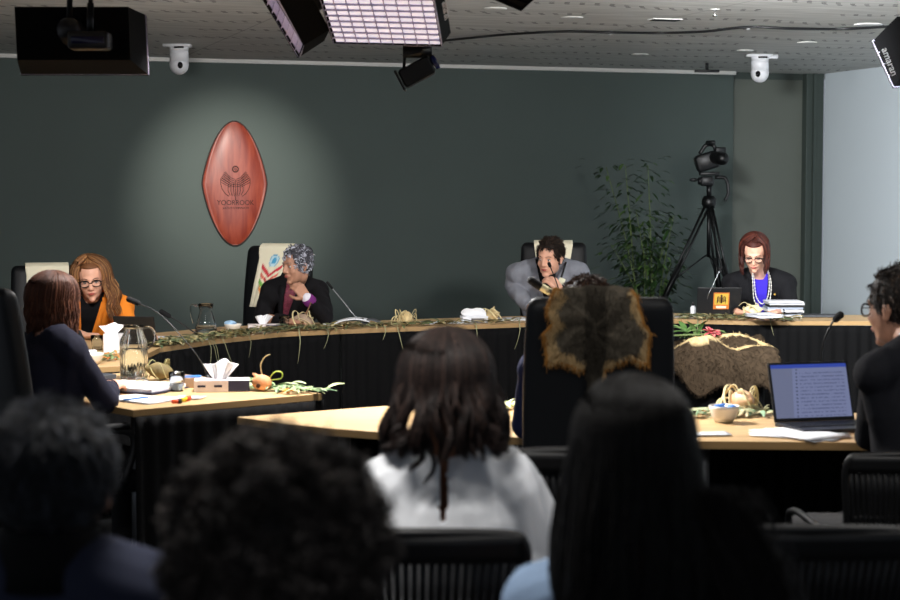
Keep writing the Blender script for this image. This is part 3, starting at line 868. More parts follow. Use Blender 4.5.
def long_hair(p, n, length, r=(.084, .104, .094), open_=.95, part=0.0, wave=.006, wfreq=18, thick=.022, width=.0022, col='231813', var=.3, alt=None, pa=0, seed=1,
              flare=0.0, taper=.0, curl_tip=0, m=None, clump=40, volume=1.0, len_var=.12, drop_from=100, inward=.3, pts=22, name='hair'):
    rng = np.random.default_rng(seed); s = p.hs; C = np.array(p.H); M = np.array(p.M)
    m = m or M_hair
    if not isinstance(r, tuple): r = (r, r, r)
    phi0 = rng.uniform(-PI, PI, n); lay = rng.random(n)**.7
    cph = rng.uniform(-PI, PI, clump); cw = rng.uniform(0, 2*PI, (clump, 3)); cl = rng.uniform(1-len_var, 1, clump)
    paths = []
    for i in range(n):
        f = phi0[i]; k = int(np.argmin(np.abs(np.angle(np.exp(1j*(cph-f)))))); sg = 1 if f >= 0 else -1
        off = .002+lay[i]*thick
        th_end = math.radians(drop_from-8*rng.random())
        nt = 12; ths = np.linspace(-math.radians(3+38*rng.random()**1.3), th_end, nt)
        ft = sg*max(abs(f), open_+.15*rng.random()); a = []
        for ti, th in enumerate(ths):
            u = min(1, max(0, th)/math.radians(62)); u = u*u*(3-2*u); ph = f*(1-u)+ft*u
            o = off*min(1, ti/3)*(.55+.45*max(0, math.sin(min(th, PI/2))))*volume
            a.append(((r[0]+o)*math.sin(th)*math.sin(ph)+part*(1-u), (r[1]+o)*math.sin(th)*math.cos(ph)-.014, (r[2]+o*.6)*math.cos(th)+.032))
        a = np.array(a)*s@M.T+C
        L = length*cl[k]*(1-.08*rng.random()); nd = pts
        d0 = a[-1]-a[-2]; d0 /= np.linalg.norm(d0); cur = a[-1].copy(); b = []
        cen = C+M@np.array([0, -.014, 0])*s; rad = cur-cen; rad[2] = 0; rn = rad/(np.linalg.norm(rad)+1e-9)
        st = L/nd; dv = d0
        for j in range(nd):
            u = (j+1)/nd
            tgt = np.array([0, 0, -1.])+rn*(flare*(1-u)-taper*u+curl_tip*math.sin(u*PI*1.5-.6)*u)
            w = min(1, .25+u*1.5); dv = dv*(1-w)+tgt*w; dv /= np.linalg.norm(dv); cur = cur+dv*st
            ww = wave*min(1, u*2.5); ph = cw[k]
            b.append(cur+np.array([math.sin(wfreq*u*L*5+ph[0]), math.sin(wfreq*u*L*5+ph[1]), 0])*ww+rng.normal(0, .0006, 3))
        paths.append(np.concatenate([a, np.array(b)]))
    cols = hcol(col, n, rng, var, alt, pa)
    return strands(name, paths, width*(.7+.6*rng.random(n)), cols, m, p.root)

def short_hair(p, n, length=.03, r=(.079, .099, .090), front=.85, low=-.06, width=.0016, col='1b1410', var=.3, alt=None, pa=0, seed=1, lift=.3, side=0.0, m=None, top=1.0):
    rng = np.random.default_rng(seed); s = p.hs; C = np.array(p.H); M = np.array(p.M); paths = []; m = m or M_hair
    while len(paths) < n:
        z = rng.uniform(-.75, 1); ph = rng.uniform(-PI, PI); q = math.sqrt(1-z*z)
        d = np.array([q*math.sin(ph), q*math.cos(ph), z]); a = d*np.array(r)+np.array([0, -.014, .032])
        if a[2] < low+.02*rng.random(): continue
        if abs(ph) < front and a[2] < .072+.008*rng.random(): continue
        if front <= abs(ph) < front+.75 and a[2] < -.02-(abs(ph)-front)*.02+ .05*(1-(abs(ph)-front)/.75): continue
        nrmv = d/np.array(r); nrmv /= np.linalg.norm(nrmv)
        # combing direction: away from the crown at the back, forward/side on top
        g = np.array([side+d[0]*.8, (-.6 if d[1] < .2 else -.5), -.9 if d[2] < .6 else -.1]); g = g-nrmv*g.dot(nrmv); g /= np.linalg.norm(g)+1e-9
        g += rng.normal(0, .25, 3); L = length*(.7+.6*rng.random())*(top if d[2] > .55 else 1)
        b = []; cur = a
        for j in range(6):
            u = j/5; dd = g*(.6+.4*u)+nrmv*lift*(1-u); dd /= np.linalg.norm(dd); b.append(cur.copy()); cur = cur+dd*L/5
        paths.append(np.array(b)*s@M.T+C)
    return strands('hair', paths, width*(.7+.6*rng.random(n)), hcol(col, n, rng, var, alt, pa), m, p.root)

def curly_hair(p, n, r=(.12, .13, .125), cr=.009, turns=2.2, width=.0022, col='15100d', var=.4, alt=None, pa=0, seed=1, front=.7, low=-.10, m=None, ctr=(0, -.014, .032), length=.035):
    rng = np.random.default_rng(seed); s = p.hs; C = np.array(p.H); M = np.array(p.M); paths = []; m = m or M_hair
    while len(paths) < n:
        z = rng.uniform(-.85, 1); ph = rng.uniform(-PI, PI); q = math.sqrt(1-z*z)
        d = np.array([q*math.sin(ph), q*math.cos(ph), z]); dep = 1-.22*rng.random()**1.5+.05*math.sin(ph*5+z*7+seed)+.04*math.sin(ph*9-z*11)
        a = d*np.array(r)*dep+np.array(ctr)
        if a[2] < low: continue
        if abs(ph) < front and a[2] < .055: continue
        ax = rng.normal(0, 1, 3)+d*.8+np.array([0, 0, -.5]); ax /= np.linalg.norm(ax)
        u = np.cross(ax, rng.normal(0, 1, 3)); u /= np.linalg.norm(u); v = np.cross(ax, u); k = int(8*turns)
        t = np.linspace(0, 1, k); c = cr*(.6+.8*rng.random()); f = rng.uniform(0, 6.28)
        b = a[None]+ax[None]*((t-.5)*length)[:, None]+(u[None]*np.cos(f+t*turns*2*PI)[:, None]+v[None]*np.sin(f+t*turns*2*PI)[:, None])*c*(1-.4*t)[:, None]
        paths.append(b*s@M.T+C)
    return strands('hair', paths, width*(.6+.8*rng.random(n)), hcol(col, n, rng, var, alt, pa), m, p.root)

M_shoe = mat('black shoe leather', '0e0d0d', .35)
M_tr_black = mat('black trousers', '111113', .85)
def cloth(name, c, rough=.85, sheen=.0, var=.06, spec=.2): return mat(name, c, rough, bump=.15, bscale=500, var=var, vscale=12, sheen=sheen, spec=spec)
R_ = math.radians

# ---------------- woman in the orange jacket
p = Person('woman with long brown hair and glasses in an orange jacket over a black top', (-2.28, 10.80), R_(190), P(91, 303, Y=10.60), P(91.5, 279, Y=10.50), R_(188), R_(-14), R_(4), hs=1.06, width=.185, skin=M_skin_fair,
    arms={-1: dict(e=P(128, 331, Y=10.45), w=P(143, 334, Y=10.12), d=(.6, -.8, .0), n=(0, .1, 1), side=1, curl=.5),
          1: dict(e=P(60, 330, Y=10.4), w=P(83, 335, Y=10.12), d=(.9, -.4, .0), n=(0, 0, 1), side=-1, curl=.5)})
p.body(); face_parts(p.root, p.H, p.M, p.hs, glasses=True); p.trousers(M_tr_black)
M_orange = cloth('orange jacket cloth', 'e8862a')
opn = (1.0, .062, .10)
p.shirt(cloth('black knit top', '0d0d10'), 'top', neck=.068); p.jacket(M_orange, o=.022, opening=opn, seed=4, amp=.004); p.lapels(M_orange, opn, o=.026, w=.035)
hair_cap(p.H, p.M, p.hs, (.080, .100, .092), .75, -.085, M_hair, p.root, '6a452b')
long_hair(p, 1500, .27, open_=.80, part=.012, wave=.010, wfreq=9, thick=.030, width=.0030, col='6a452b', alt='a97c50', pa=.33, seed=11, flare=.55, volume=1.1, pts=14)

# ---------------- grey-haired woman
p = Person('elderly woman with curly grey hair resting her chin on her hand, black jacket', (-1.12, 11.66), R_(165), P(295, 287, Y=11.45), P(297, 265.5, Y=11.30), R_(130), R_(-6), R_(0), syaw=R_(172), hs=1.0, width=.160, skin=M_skin_tan,
    arms={-1: dict(e=P(325, 317, Y=11.15), w=P(307, 298, Y=11.02), d=(-.62, .15, .75), n=(.35, -.9, .35), side=-1, curl=.62, thumb=.9),
          1: dict(e=P(262, 318, Y=11.18), w=P(290, 322, Y=10.98), d=(1, -.1, 0), n=(0, 0, 1), side=-1, curl=.6)}, bulk=.98)
p.body(); face_parts(p.root, p.H, p.M, p.hs, brow=mat('grey eyebrow', '6f6a66', .8)); p.trousers(M_tr_black)
opn = (1.0, .045, .28)
p.shirt(mat('maroon patterned blouse', '6e2c3c', .7, var=.7, vscale=90), 'blouse'); p.jacket(cloth('black wool jacket', '111013'), opening=opn, seed=8, amp=.005, sleeve=.90); p.lapels(MATS['black wool jacket'], opn)
e, w = Vector(p.arms[-1]['e']), Vector(p.arms[-1]['w'])
obj('cuff', sh_cap(e.lerp(w, .84), e.lerp(w, .93), .043, .041), cloth('purple cuff', '6d2a6e'), p.root)
obj('undercuff', sh_cap(e.lerp(w, .90), e.lerp(w, .98), .037, .036), cloth('white cuff', 'd8d4de'), p.root)
hair_cap(p.H, p.M, p.hs, (.081, .101, .092), .62, -.05, M_hair_soft, p.root, '3c3c42')
curly_hair(p, 620, r=(.086, .100, .098), cr=.010, turns=1.3, width=.0040, col='5f5e66', var=.45, alt='b6b8c4', pa=.45, seed=5, front=.72, low=-.055, m=M_hair_soft, length=.03)

# ---------------- man in the grey jacket
p = Person('dark-haired man in a grey jacket holding his hand over his mouth', (.745, 12.36), R_(176), P(548, 270, Y=12.20), P(550, 257.5, Y=12.02), R_(150), R_(-12), R_(-4), syaw=R_(172), hs=1.06, width=.215, fem=False, bulk=1.18, skin=M_skin_fair,
    arms={1: dict(e=P(512, 286, Y=12.25), w=P(531, 308, Y=12.0), d=(.5, -.8, -.15), n=(0, .1, 1), side=-1, curl=.4),
          -1: dict(e=P(578, 303, Y=11.98), w=P(561, 291, Y=11.86), d=(-.62, .12, .70), n=(.45, -.75, .40), side=-1, curl=.62, thumb=.5, hs=1.05)})
p.body(); face_parts(p.root, p.H, p.M, p.hs); p.trousers(M_tr_black)
opn = (1.0, .065, .12)
M_gj = cloth('grey melange jacket cloth', '7c7f88', var=.15)
p.shirt(cloth('black shirt', '0f0f12'), 'shirt', neck=.06); p.jacket(M_gj, opening=opn, seed=13, amp=.008, scale=19, o=.025); p.lapels(M_gj, opn)
# lanyard card and strap
a, b = P(560, 268, Y=12.04), P(563, 283, Y=11.99)
obj('lanyard', sh_tube([P(566, 262, Y=12.09), P(562, 275, Y=11.95), P(556, 296, Y=11.95)], .007, 6, flat=.25), mat('black lanyard', '131316', .6), p.root)
obj('name_badge', sh_rbox(P(561, 283, Y=11.93), (.045, .006, .07), .006, rotz(.2) @ Matrix.Rotation(.35, 3, 'Y')), mat('cream card', 'd9d8bd', .5), p.root)
hair_cap(p.H, p.M, p.hs, (.080, .101, .094), .72, -.045, M_hair, p.root, '1a120e')
short_hair(p, 2200, .028, r=(.079, .100, .094), front=.74, low=-.055, col='1d140f', alt='4b3a2e', pa=.2, seed=3, width=.0022, lift=.22, top=1.2)
short_hair(p, 300, .012, r=(.070, .090, .086), front=9, low=-.2, col='2a1c15', seed=9, width=.001)

# ---------------- woman with the blue top
p = Person('auburn-haired woman in a black jacket and royal blue top reading papers', (2.20, 12.44), R_(178), P(759, 279, Y=12.32), P(754.5, 252.5, Y=12.14), R_(166), R_(-30), R_(0), syaw=R_(176), hs=1.04, width=.190, skin=M_skin_fair,
    arms={1: dict(e=P(731, 310, Y=12.15), w=P(738, 312, Y=11.90), d=(.6, -.8, 0), n=(0, 0, 1), side=-1, curl=.5),
          -1: dict(e=P(791, 310, Y=12.15), w=P(778, 312, Y=11.90), d=(-.6, -.8, 0), n=(0, 0, 1), side=1, curl=.5)})
p.body(); face_parts(p.root, p.H, p.M, p.hs, glasses=True, closed=True); p.trousers(M_tr_black)
opn = (1.0, .055, -.05)
p.shirt(cloth('royal blue top', '3a2bb5'), 'top', neck=.055); p.jacket(cloth('black suit cloth', '131316'), opening=opn, seed=21, amp=.003); p.lapels(MATS['black suit cloth'], opn, w=.03)
for dx, r_ in ((0, 0), (.012, .03)):
    pts = [Vector((p.S.x-.052-dx*.3, p.S.y-.04, 1.08)), Vector((p.S.x-.055-dx, p.S.y-.135, .98)), Vector((p.S.x-.045-dx, p.S.y-.155, .88-r_)), Vector((p.S.x-.005, p.S.y-.16, .83-r_)), Vector((p.S.x+.035+dx, p.S.y-.155, .88-r_)), Vector((p.S.x+.048+dx, p.S.y-.135, .98)), Vector((p.S.x+.048, p.S.y-.04, 1.08))]
    path = smoothpath(pts, 60)
    obj('necklace', join(sh_tube(path, .0022, 5), *[sh_ell(q, .0052, None, 6, 5) for q in path[::2]]), mat('pearl beads', 'd9d6cf', .3), p.root)
obj('brooch', sh_ell(p.S+Vector((.085, -.150, -.10)), (.008, .003, .008)), mat('gold brooch', 'd8b050', .3, metal=.8), p.root)
hair_cap(p.H, p.M, p.hs, (.080, .100, .092), .80, -.085, M_hair, p.root, '42201a')
long_hair(p, 1100, .15, open_=.92, part=-.010, wave=.004, thick=.018, width=.0028, col='371a15', alt='5a2b20', pa=.25, seed=31, taper=.10, pts=10, len_var=.2)

# ---------------- woman in the navy jacket (left, from behind)
p = Person('brown-haired woman in a navy jacket seen from behind, hands clasped on the table', (-1.60, 6.985), R_(-48), P(52, 345, Y=7.02), P(55, 304, Y=7.08), R_(-42), R_(-10), 0, syaw=R_(-45), hs=1.04, width=.150, skin=M_skin_fair,
    arms={1: dict(e=P(105, 401, Y=6.95), w=P(108, 388, Y=7.28), d=(.25, .95, .05), n=(.1, -.1, 1), side=-1, curl=.5, hs=.95),
          -1: dict(e=P(78, 384, Y=7.45), w=P(98, 383, Y=7.42), d=(.98, .1, .0), n=(-.1, 0, 1), side=1, curl=.6, hs=.95)})
p.body(); face_parts(p.root, p.H, p.M, p.hs); p.trousers(M_tr_black)
p.jacket(cloth('navy jacket cloth', '1d1e2d'), opening=(1.0, .05, .2), seed=17, amp=.006, scale=18, sleeve=.97)
hair_cap(p.H, p.M, p.hs, (.082, .102, .094), .75, -.085, M_hair, p.root, '46291e')
long_hair(p, 2200, .17, open_=.9, part=0, wave=.004, thick=.012, width=.0022, col='46291e', alt='6b4331', pa=.28, seed=41, taper=.16, pts=14, len_var=.14, volume=.9)

# ---------------- person in the fur-covered chair (only the crown and a sleeve show)
p = Person('person with dark brown hair in a navy jacket, hidden by the fur-covered chair', (.48, 5.98), 0, (.48, 5.93, 1.03), P(587, 312, Y=5.97), 0, R_(-4), 0, width=.175, skin=M_skin_tan, fem=False,
    arms={-1: dict(e=P(526, 424, Y=5.98), w=P(540, 415, Y=6.22), d=(.3, .95, 0), n=(0, 0, 1), side=1, curl=.4),
          1: dict(e=(.73, 6.0, .82), w=(.68, 6.25, .80), d=(-.3, .95, 0), n=(0, 0, 1), side=-1, curl=.4)})
p.body(); face_parts(p.root, p.H, p.M, p.hs); p.trousers(M_tr_black)
p.shirt(cloth('white shirt', 'cfd3da'), neck=.062, o=.003); p.jacket(cloth('dark navy suit cloth', '1b2140'), opening=(1, .05, .3), seed=19)
hair_cap(p.H, p.M, p.hs, (.083, .103, .095), .72, -.05, M_hair, p.root, '22160f')
short_hair(p, 2200, .030, r=(.080, .100, .092), front=.74, low=-.055, col='33221a', alt='4a3324', pa=.3, seed=23, width=.0022, lift=.08)

# ---------------- man in the dark suit at the right edge
p = Person('dark-haired man in glasses and a dark suit at the right edge, facing the laptop', (1.46, 5.43), R_(32), P(918, 362, Y=5.47), P(899, 308, Y=5.60), R_(42), R_(-6), 0, syaw=R_(30), hs=1.05, width=.170, fem=False, bulk=1.02, skin=M_skin_tan,
    arms={-1: dict(e=P(869, 438, Y=5.62), w=P(876, 425, Y=5.92), d=(.2, .95, .02), n=(0, 0, 1), side=1, curl=.5, hs=1.05),
          1: dict(e=P(960, 440, Y=5.75), w=P(930, 432, Y=5.98), d=(-.4, .9, 0), n=(0, 0, 1), side=-1, curl=.5)})
p.body(.006); face_parts(p.root, p.H, p.M, p.hs, glasses=True); p.trousers(M_tr_black)
p.shirt(MATS['white shirt'], neck=.056, o=.003); p.jacket(cloth('charcoal suit cloth', '14151a'), opening=(1, .05, .3), seed=29, amp=.006, scale=17, o=.018, neck_r=.066, sk=.88)
nk = p.neck
obj('collar', sh_lathe(nk+Vector((0, 0, -.01)), [(.076, 0), (.070, .03), (.066, .055), (.061, .053), (.061, .0)], 32), MATS['white shirt'], p.root)
hair_cap(p.H, p.M, p.hs, (.082, .103, .095), .68, -.04, M_hair, p.root, '1a1512')
short_hair(p, 3400, .028, r=(.080, .100, .095), front=.70, low=-.05, col='1d1714', alt='4a3c32', pa=.2, seed=37, width=.0016, lift=.08, top=1.2)

# ================================================================ AUDIENCE IN FRONT
# man with short dark hair, bottom left
p = Person('man with short black hair and a navy jacket at the bottom left corner', (-.565, 2.42), R_(0), P(53, 598, Y=2.45), P(53, 487, Y=2.47), R_(6), R_(-3), 0, width=.19, fem=False, bulk=1.15, hs=.97, skin=M_skin_tan,
    arms={1: dict(e=(-.33, 2.46, .80), w=(-.36, 2.70, .68), d=(-.2, 1, -.1), n=(0, 0, 1), side=-1), -1: dict(e=(-.80, 2.46, .80), w=(-.74, 2.70, .68), d=(.2, 1, -.1), n=(0, 0, 1), side=1)})
p.body(.006); face_parts(p.root, p.H, p.M, p.hs); p.trousers(M_tr_black)
p.shirt(cloth('black shirt cloth', '09090b'), neck=.05, o=.004); p.jacket(cloth('slate navy jacket cloth', '2a2e40'), seed=51, amp=.005, scale=14, o=.026, neck_r=.062)
obj('collar', sh_lathe(p.neck+Vector((0, 0, -.02)), [(.085, 0), (.078, .04), (.069, .075), (.066, .085), (.060, .083), (.060, .0)], 32), MATS['black shirt cloth'], p.root)
hair_cap(p.H, p.M, p.hs, (.083, .103, .095), .70, -.10, M_hair, p.root, '141312')
short_hair(p, 9000, .030, r=(.084, .104, .097), front=.74, low=-.115, col='25272c', alt='474b54', pa=.2, seed=53, width=.0010, lift=.06)  # bluish highlights of the light are put into the strand colours

# curly-haired person
p = Person('person with a mop of curly black hair at the bottom, nearest the camera', (-.20, 1.98), R_(0), P(285, 700, Y=2.0), P(279, 573, Y=2.0), R_(-4), 0, 0, width=.17, skin=M_skin_tan,
    arms={1: dict(e=(.04, 2.02, .74), w=(-.02, 2.26, .64), d=(-.2, 1, -.1), n=(0, 0, 1), side=-1), -1: dict(e=(-.44, 2.02, .74), w=(-.38, 2.26, .64), d=(.2, 1, -.1), n=(0, 0, 1), side=1)})
p.body(.007); face_parts(p.root, p.H, p.M, p.hs); p.trousers(M_tr_black); p.jacket(cloth('black jumper wool', '101012'), 'jumper', seed=55)
hair_cap(p.H, p.M, p.hs, (.098, .115, .112), .70, -.10, M_hair, p.root, '0c0a09')
curly_hair(p, 4200, r=(.128, .128, .135), cr=.008, turns=2.0, width=.0014, col='352f2c', var=.5, alt='70665f', pa=.15, seed=57, front=.6, low=-.14, m=M_hair, length=.03)  # strand colours raised to carry the lit highlights on the curls

# white-blouse woman
p = Person('woman with wavy dark hair in a white blouse, seen from behind', (.0, 3.74), R_(0), P(449, 486, Y=3.70), P(445, 391, Y=3.70), R_(5), R_(-3), 0, width=.118, hs=1.05, bulk=1.1, skin=M_skin_brown,
    arms={1: dict(e=P(556, 590, Y=3.72), w=(.14, 3.98, .66), d=(-.3, 1, 0), n=(0, 0, 1), side=-1), -1: dict(e=P(345, 585, Y=3.72), w=(-.14, 3.98, .66), d=(.3, 1, 0), n=(0, 0, 1), side=1)})
p.body(.006); face_parts(p.root, p.H, p.M, p.hs); p.trousers(M_tr_black)
M_blouse = mat('white cotton blouse', 'd8dade', .8, bump=.06, bscale=260, spec=.2)
p.jacket(M_blouse, 'blouse', o=.028, back_open=(.009, .86, -.012), neck_r=.060, seed=61, amp=.009, scale=20, sleeve=.8, sk=1.35, stretch=(1, 1, .35), voxel=.006, cr=1.0, extra=[sh_ell(p.S+Vector((0, -.02, -.10)), (.185, .125, .15)), sh_ell(p.S+Vector((0, -.02, -.30)), (.185, .135, .20)), sh_cap(p.S+Vector((.06, 0, -.02)), p.S+Vector((.19, 0, -.20)), .075, .085), sh_cap(p.S+Vector((-.06, 0, -.02)), p.S+Vector((-.19, 0, -.20)), .075, .085)])
hair_cap(p.H, p.M, p.hs, (.082, .102, .094), .75, -.085, M_hair, p.root, '17100e')
long_hair(p, 6800, .165, open_=.9, part=.004, wave=.010, wfreq=8, thick=.015, width=.0013, col='1e1614', alt='43332d', pa=.18, seed=63, flare=.48, volume=1.0, clump=60, len_var=.2, pts=16)
# loose curled ends over the blouse
rng = np.random.default_rng(5); paths = []
for (px, py, L, dx) in ((425, 440, .10, -.02), (431, 442, .125, -.004), (399, 440, .05, -.03), (408, 446, .045, -.03), (455, 438, .07, .03), (465, 436, .06, .045), (478, 438, .07, .05), (490, 440, .05, .03)):
    for k in range(16):
        a = P(px, py-14, Y=3.70-.135)+Vector(rng.normal(0, .003, 3)); t = np.linspace(0, 1, 16)
        paths.append(np.array([a+Vector((dx*u+.010*math.sin(u*7+px), -.004*math.sin(u*3), -L*u+.014*max(0, u-.75)*4*(1 if dx > 0 else .6))) for u in t]))
strands('loose_lock', paths, [.0013]*len(paths), hcol('231815', len(paths), rng, .3), M_hair, p.root)

# long straight-haired person
p = Person('person with long straight black hair and a pale blue shirt at the bottom right', (.31, 2.70), R_(0), P(648, 590, Y=2.70), P(634, 459, Y=2.70), R_(-8), R_(-6), 0, width=.160, skin=M_skin_tan, hs=1.03,
    arms={1: dict(e=(.55, 2.74, .78), w=(.47, 2.98, .66), d=(-.3, 1, 0), n=(0, 0, 1), side=-1), -1: dict(e=(.07, 2.74, .78), w=(.15, 2.98, .66), d=(.3, 1, 0), n=(0, 0, 1), side=1)})
p.body(.006); face_parts(p.root, p.H, p.M, p.hs); p.trousers(M_tr_black)
p.jacket(mat('pale blue denim shirt', '7d92ad', .85, bump=.2, bscale=300, var=.15, vscale=8, spec=.2), 'denim_shirt', o=.022, seed=71, amp=.006, scale=16, voxel=.007)
hair_cap(p.H, p.M, p.hs, (.083, .103, .095), .75, -.085, M_hair, p.root, '0d0b0b')
long_hair(p, 6500, .36, open_=.9, part=-.004, wave=.003, wfreq=4, thick=.012, width=.0011, col='0a0807', alt='1c1816', pa=.12, seed=73, flare=.26, clump=50, volume=.9, len_var=.1, pts=16, drop_from=96)
# hair that lies over the right shoulder
paths = []; rng = np.random.default_rng(15)
for k in range(1100):
    a = P(716+rng.normal(0, 16), 515+rng.uniform(-30, 30), Y=2.61+rng.uniform(-.02, .02)); e = a+Vector((.06+rng.uniform(-.03, .09), .0, -.26)); t = np.linspace(0, 1, 12)
    paths.append(np.array([a.lerp(e, u)+Vector((.012*math.sin(u*3+k % 7), 0, .02*math.sin(u*PI))) for u in t]))
strands('shoulder_hair', paths, [.0012]*len(paths), hcol('171210', len(paths), rng, .3), M_hair, p.root)
# ================================================================ ON THE WALL AND FROM THE CEILING
# red wooden carving with a burnt-in emblem
WP = wallpt(235); 
def wallface(px, py, out=0.0):
    """point on the green wall seen at (px, py), pushed out of the wall"""
    b = wallpt(px); q = P(px, py, Y=b.y); return Vector((b.x, b.y, q.z))+NW*out
cc = wallface(235, 183.5)
B3 = Matrix((U, Vector((0, 0, 1)), NW)).transposed()          # columns: along, up, out
car = thing('wooden_shield', cc, 'red-brown pointed oval wooden shield on the green wall, lit by a spotlight', 'carving')
hh, ww_ = .515, .272
def shield_r(t):    # half width at height fraction t in -1..1
    a = abs(t); return ww_*(1-a**1.3)**.53 if a < 1 else 0
rows, cols = 40, 16; V = []; F = []
for i in range(rows+1):
    t = -1+2*i/rows; t = math.copysign(1-(1-abs(t))**1.25, t)*.996
    for j in range(cols+1):
        s_ = -1+2*j/cols; w = shield_r(t)*s_
        e = (1-abs(s_)**3)*(1-abs(t)**5)
        V.append(cc+B3 @ Vector((w, t*hh, .012+.030*e)))
n1 = len(V)
for i in range(rows):
    for j in range(cols): a = i*(cols+1)+j; F.append((a, a+1, a+cols+2, a+cols+1))
bound = [(i*(cols+1)) for i in range(rows+1)]+[rows*(cols+1)+j for j in range(1, cols+1)]+[i*(cols+1)+cols for i in range(rows-1, -1, -1)]+[j for j in range(cols-1, 0, -1)]
for b_ in bound: p_ = V[b_]; V.append(p_-NW*((p_-cc).dot(NW)-.001))
nb = len(bound)
for k in range(nb): F.append((bound[k], n1+k, n1+(k+1) % nb, bound[(k+1) % nb]))
M_red = wood('red stained timber', '6e271a', '873a27', 3.0, .40, (9, 9, 1.2), .1)
obj('panel', (np.array(V), F), M_red, car)
rim = []
for b_ in bound+[bound[0]]: rim.append(V[b_]+NW*.001)
obj('burnt_rim', sh_tube(rim, .006, 6, cap=False), mat('burnt rim', '2a100b', .6), car)
M_burn = mat('burnt line', '2a0b07', .8)
def onshield(x, y): 
    t = y/hh; w = shield_r(t); s_ = max(-1, min(1, x/max(w, .01))); e = (1-abs(s_)**3)*(1-abs(t)**5)
    return cc+B3 @ Vector((x, y, .0135+.030*e))
lines = []
def ln(pts, r=.0026): lines.append(sh_tube([onshield(*q) for q in pts], r, 5))
for r_ in (.026, .020, .008): ln([(r_*math.cos(a), .118+r_*math.sin(a)) for a in np.linspace(0, 2*PI, 26)])
for sx in (-1, 1):
    for k in range(5):
        y0 = .088-k*.021
        ln([(sx*(.005+.0*k), y0-.055+k*.006), (sx*.040, y0-.040+k*.004), (sx*(.085+.014*min(k, 2)), y0+.008+k*.003), (sx*(.095+.012*min(k, 2)), y0+.004), (sx*.045, y0-.050+k*.004)])
    ln([(sx*.122, .045), (sx*.124, 0), (sx*.112, -.045), (sx*.085, -.085), (sx*.055, -.105)])
    for k in range(3): ln([(sx*(.016+k*.022), .0-k*.006), (sx*(.016+k*.024), -.060), (sx*(.010+k*.018), -.105+k*.004)])
ln([(0, .03), (0, -.14)])
obj('emblem', join(*lines), M_burn, car)
tv = text_shape('YOORROOK', .058, Matrix.Identity(3), (0, 0, 0), .001)
W_ = tv[0]; obj('lettering', (np.array([onshield(v[0]*.93, -.160+v[1])+NW*v[2] for v in W_]), tv[1]), M_burn, car, smooth=False)
tv = text_shape('JUSTICE COMMISSION', .022, Matrix.Identity(3), (0, 0, 0), .001)
obj('lettering', (np.array([onshield(v[0], -.203+v[1])+NW*v[2] for v in tv[0]]), tv[1]), M_burn, car, smooth=False)

# softboxes
M_fabric = mat('black softbox fabric', '060607', .8, bump=.1, bscale=60, spec=.1)
M_diff = mat('lit white diffuser', 'f2eef6', .8, emit='efe6f4', estr=.75)
M_egg = mat('pale eggcrate fabric', 'b6afc4', .8)
M_ltext = mat('white print', 'dadadd', .6)
def softbox(label, A, B, e2, dep, nx, ny, text=None, hang=None, side_text=None, grid_h=.012, lit=True):
    """A, B = lower edge of the emitting face, e2 = the other edge, dep = from the face to the back"""
    A, B, e2, dep = Vector(A), Vector(B), Vector(e2), Vector(dep); e1 = B-A; C = (A+B+e2)/2+dep/2
    t = thing('softbox', C, label, 'studio light', 'softboxes hanging from the ceiling')
    n = e1.cross(e2).normalized(); n = -n if n.dot(dep) > 0 else n
    q = [A, B, B+e2, A+e2]; sk = [C+dep/2+(x-(A+B+e2)/2)*.86 for x in q]
    V = np.array(q+sk); F = [(0, 1, 5, 4), (1, 2, 6, 5), (2, 3, 7, 6), (3, 0, 4, 7), (4, 5, 6, 7)]
    obj('shell', (V, F), M_fabric, t, smooth=False, solid=.006)
    i0 = dep*.12
    obj('diffuser', (np.array([x+i0+((A+B+e2)/2-x)*.02 for x in q]), [(0, 1, 2, 3)]), M_diff if lit else M_fabric, t, smooth=False, solid=.003)
    bars = []
    for i in range(nx+1):
        a = A+e1*(i/nx); m = a+e2/2; bars.append(sh_box(m+n*0+dep*.06, (.003, e2.length, grid_h), Matrix((e1.normalized(), e2.normalized(), n)).transposed()))
    for j in range(ny+1):
        a = A+e2*(j/ny); m = a+e1/2; bars.append(sh_box(m+dep*.06, (e1.length, .003, grid_h), Matrix((e1.normalized(), e2.normalized(), n)).transposed()))
    obj('eggcrate_grid', join(*bars), M_egg if lit else M_fabric, t, smooth=False)
    lamp = C+dep*.62
    obj('lamp_head', join(sh_cap(C+dep*.5, C+dep*.8, .055, .05, 16)), M_blackplastic, t)
    obj('hanger', sh_tube([C+dep*.75, Vector((lamp.x, lamp.y, CEIL-.012))], .012, 8), M_blackmetal, t)
    if side_text:
        o_, r_, u_, s_, size = side_text
        o_, r_, u_ = Vector(o_), Vector(r_).normalized(), Vector(u_); u_ = (u_-r_*u_.dot(r_)).normalized(); out = r_.cross(u_)
        obj('lettering', text_shape(s_, size, Matrix((r_, u_, out)).transposed(), o_+out*.010, .001), M_ltext, t, smooth=False)
    return t
A = P(333, 43, Y=7.6); B = P(441, 46, Y=7.4); e2 = Vector((-.045, -.6, .22)); dep = Vector((.075, .10, .045))
sp = B+dep*.5
softbox('large glowing softbox with a white eggcrate face, hung top centre', A, B, e2, dep, 9, 12,
        side_text=(B+e2*.50+dep*.5, -e2, dep, 'amaran', .055))
A = P(298, 58, Y=7.9); B = P(303, 45, Y=7.5); e2 = Vector((-.14, -.6, .27)); dep = Vector((.125, .02, .05))
softbox('narrow-looking softbox turned to the left, beside the large glowing one', A, B, e2, dep, 4, 10,
        side_text=((A+B)/2+(B-A)*-.5+e2*.44+dep*.5, -e2, dep, 'amaran', .06))
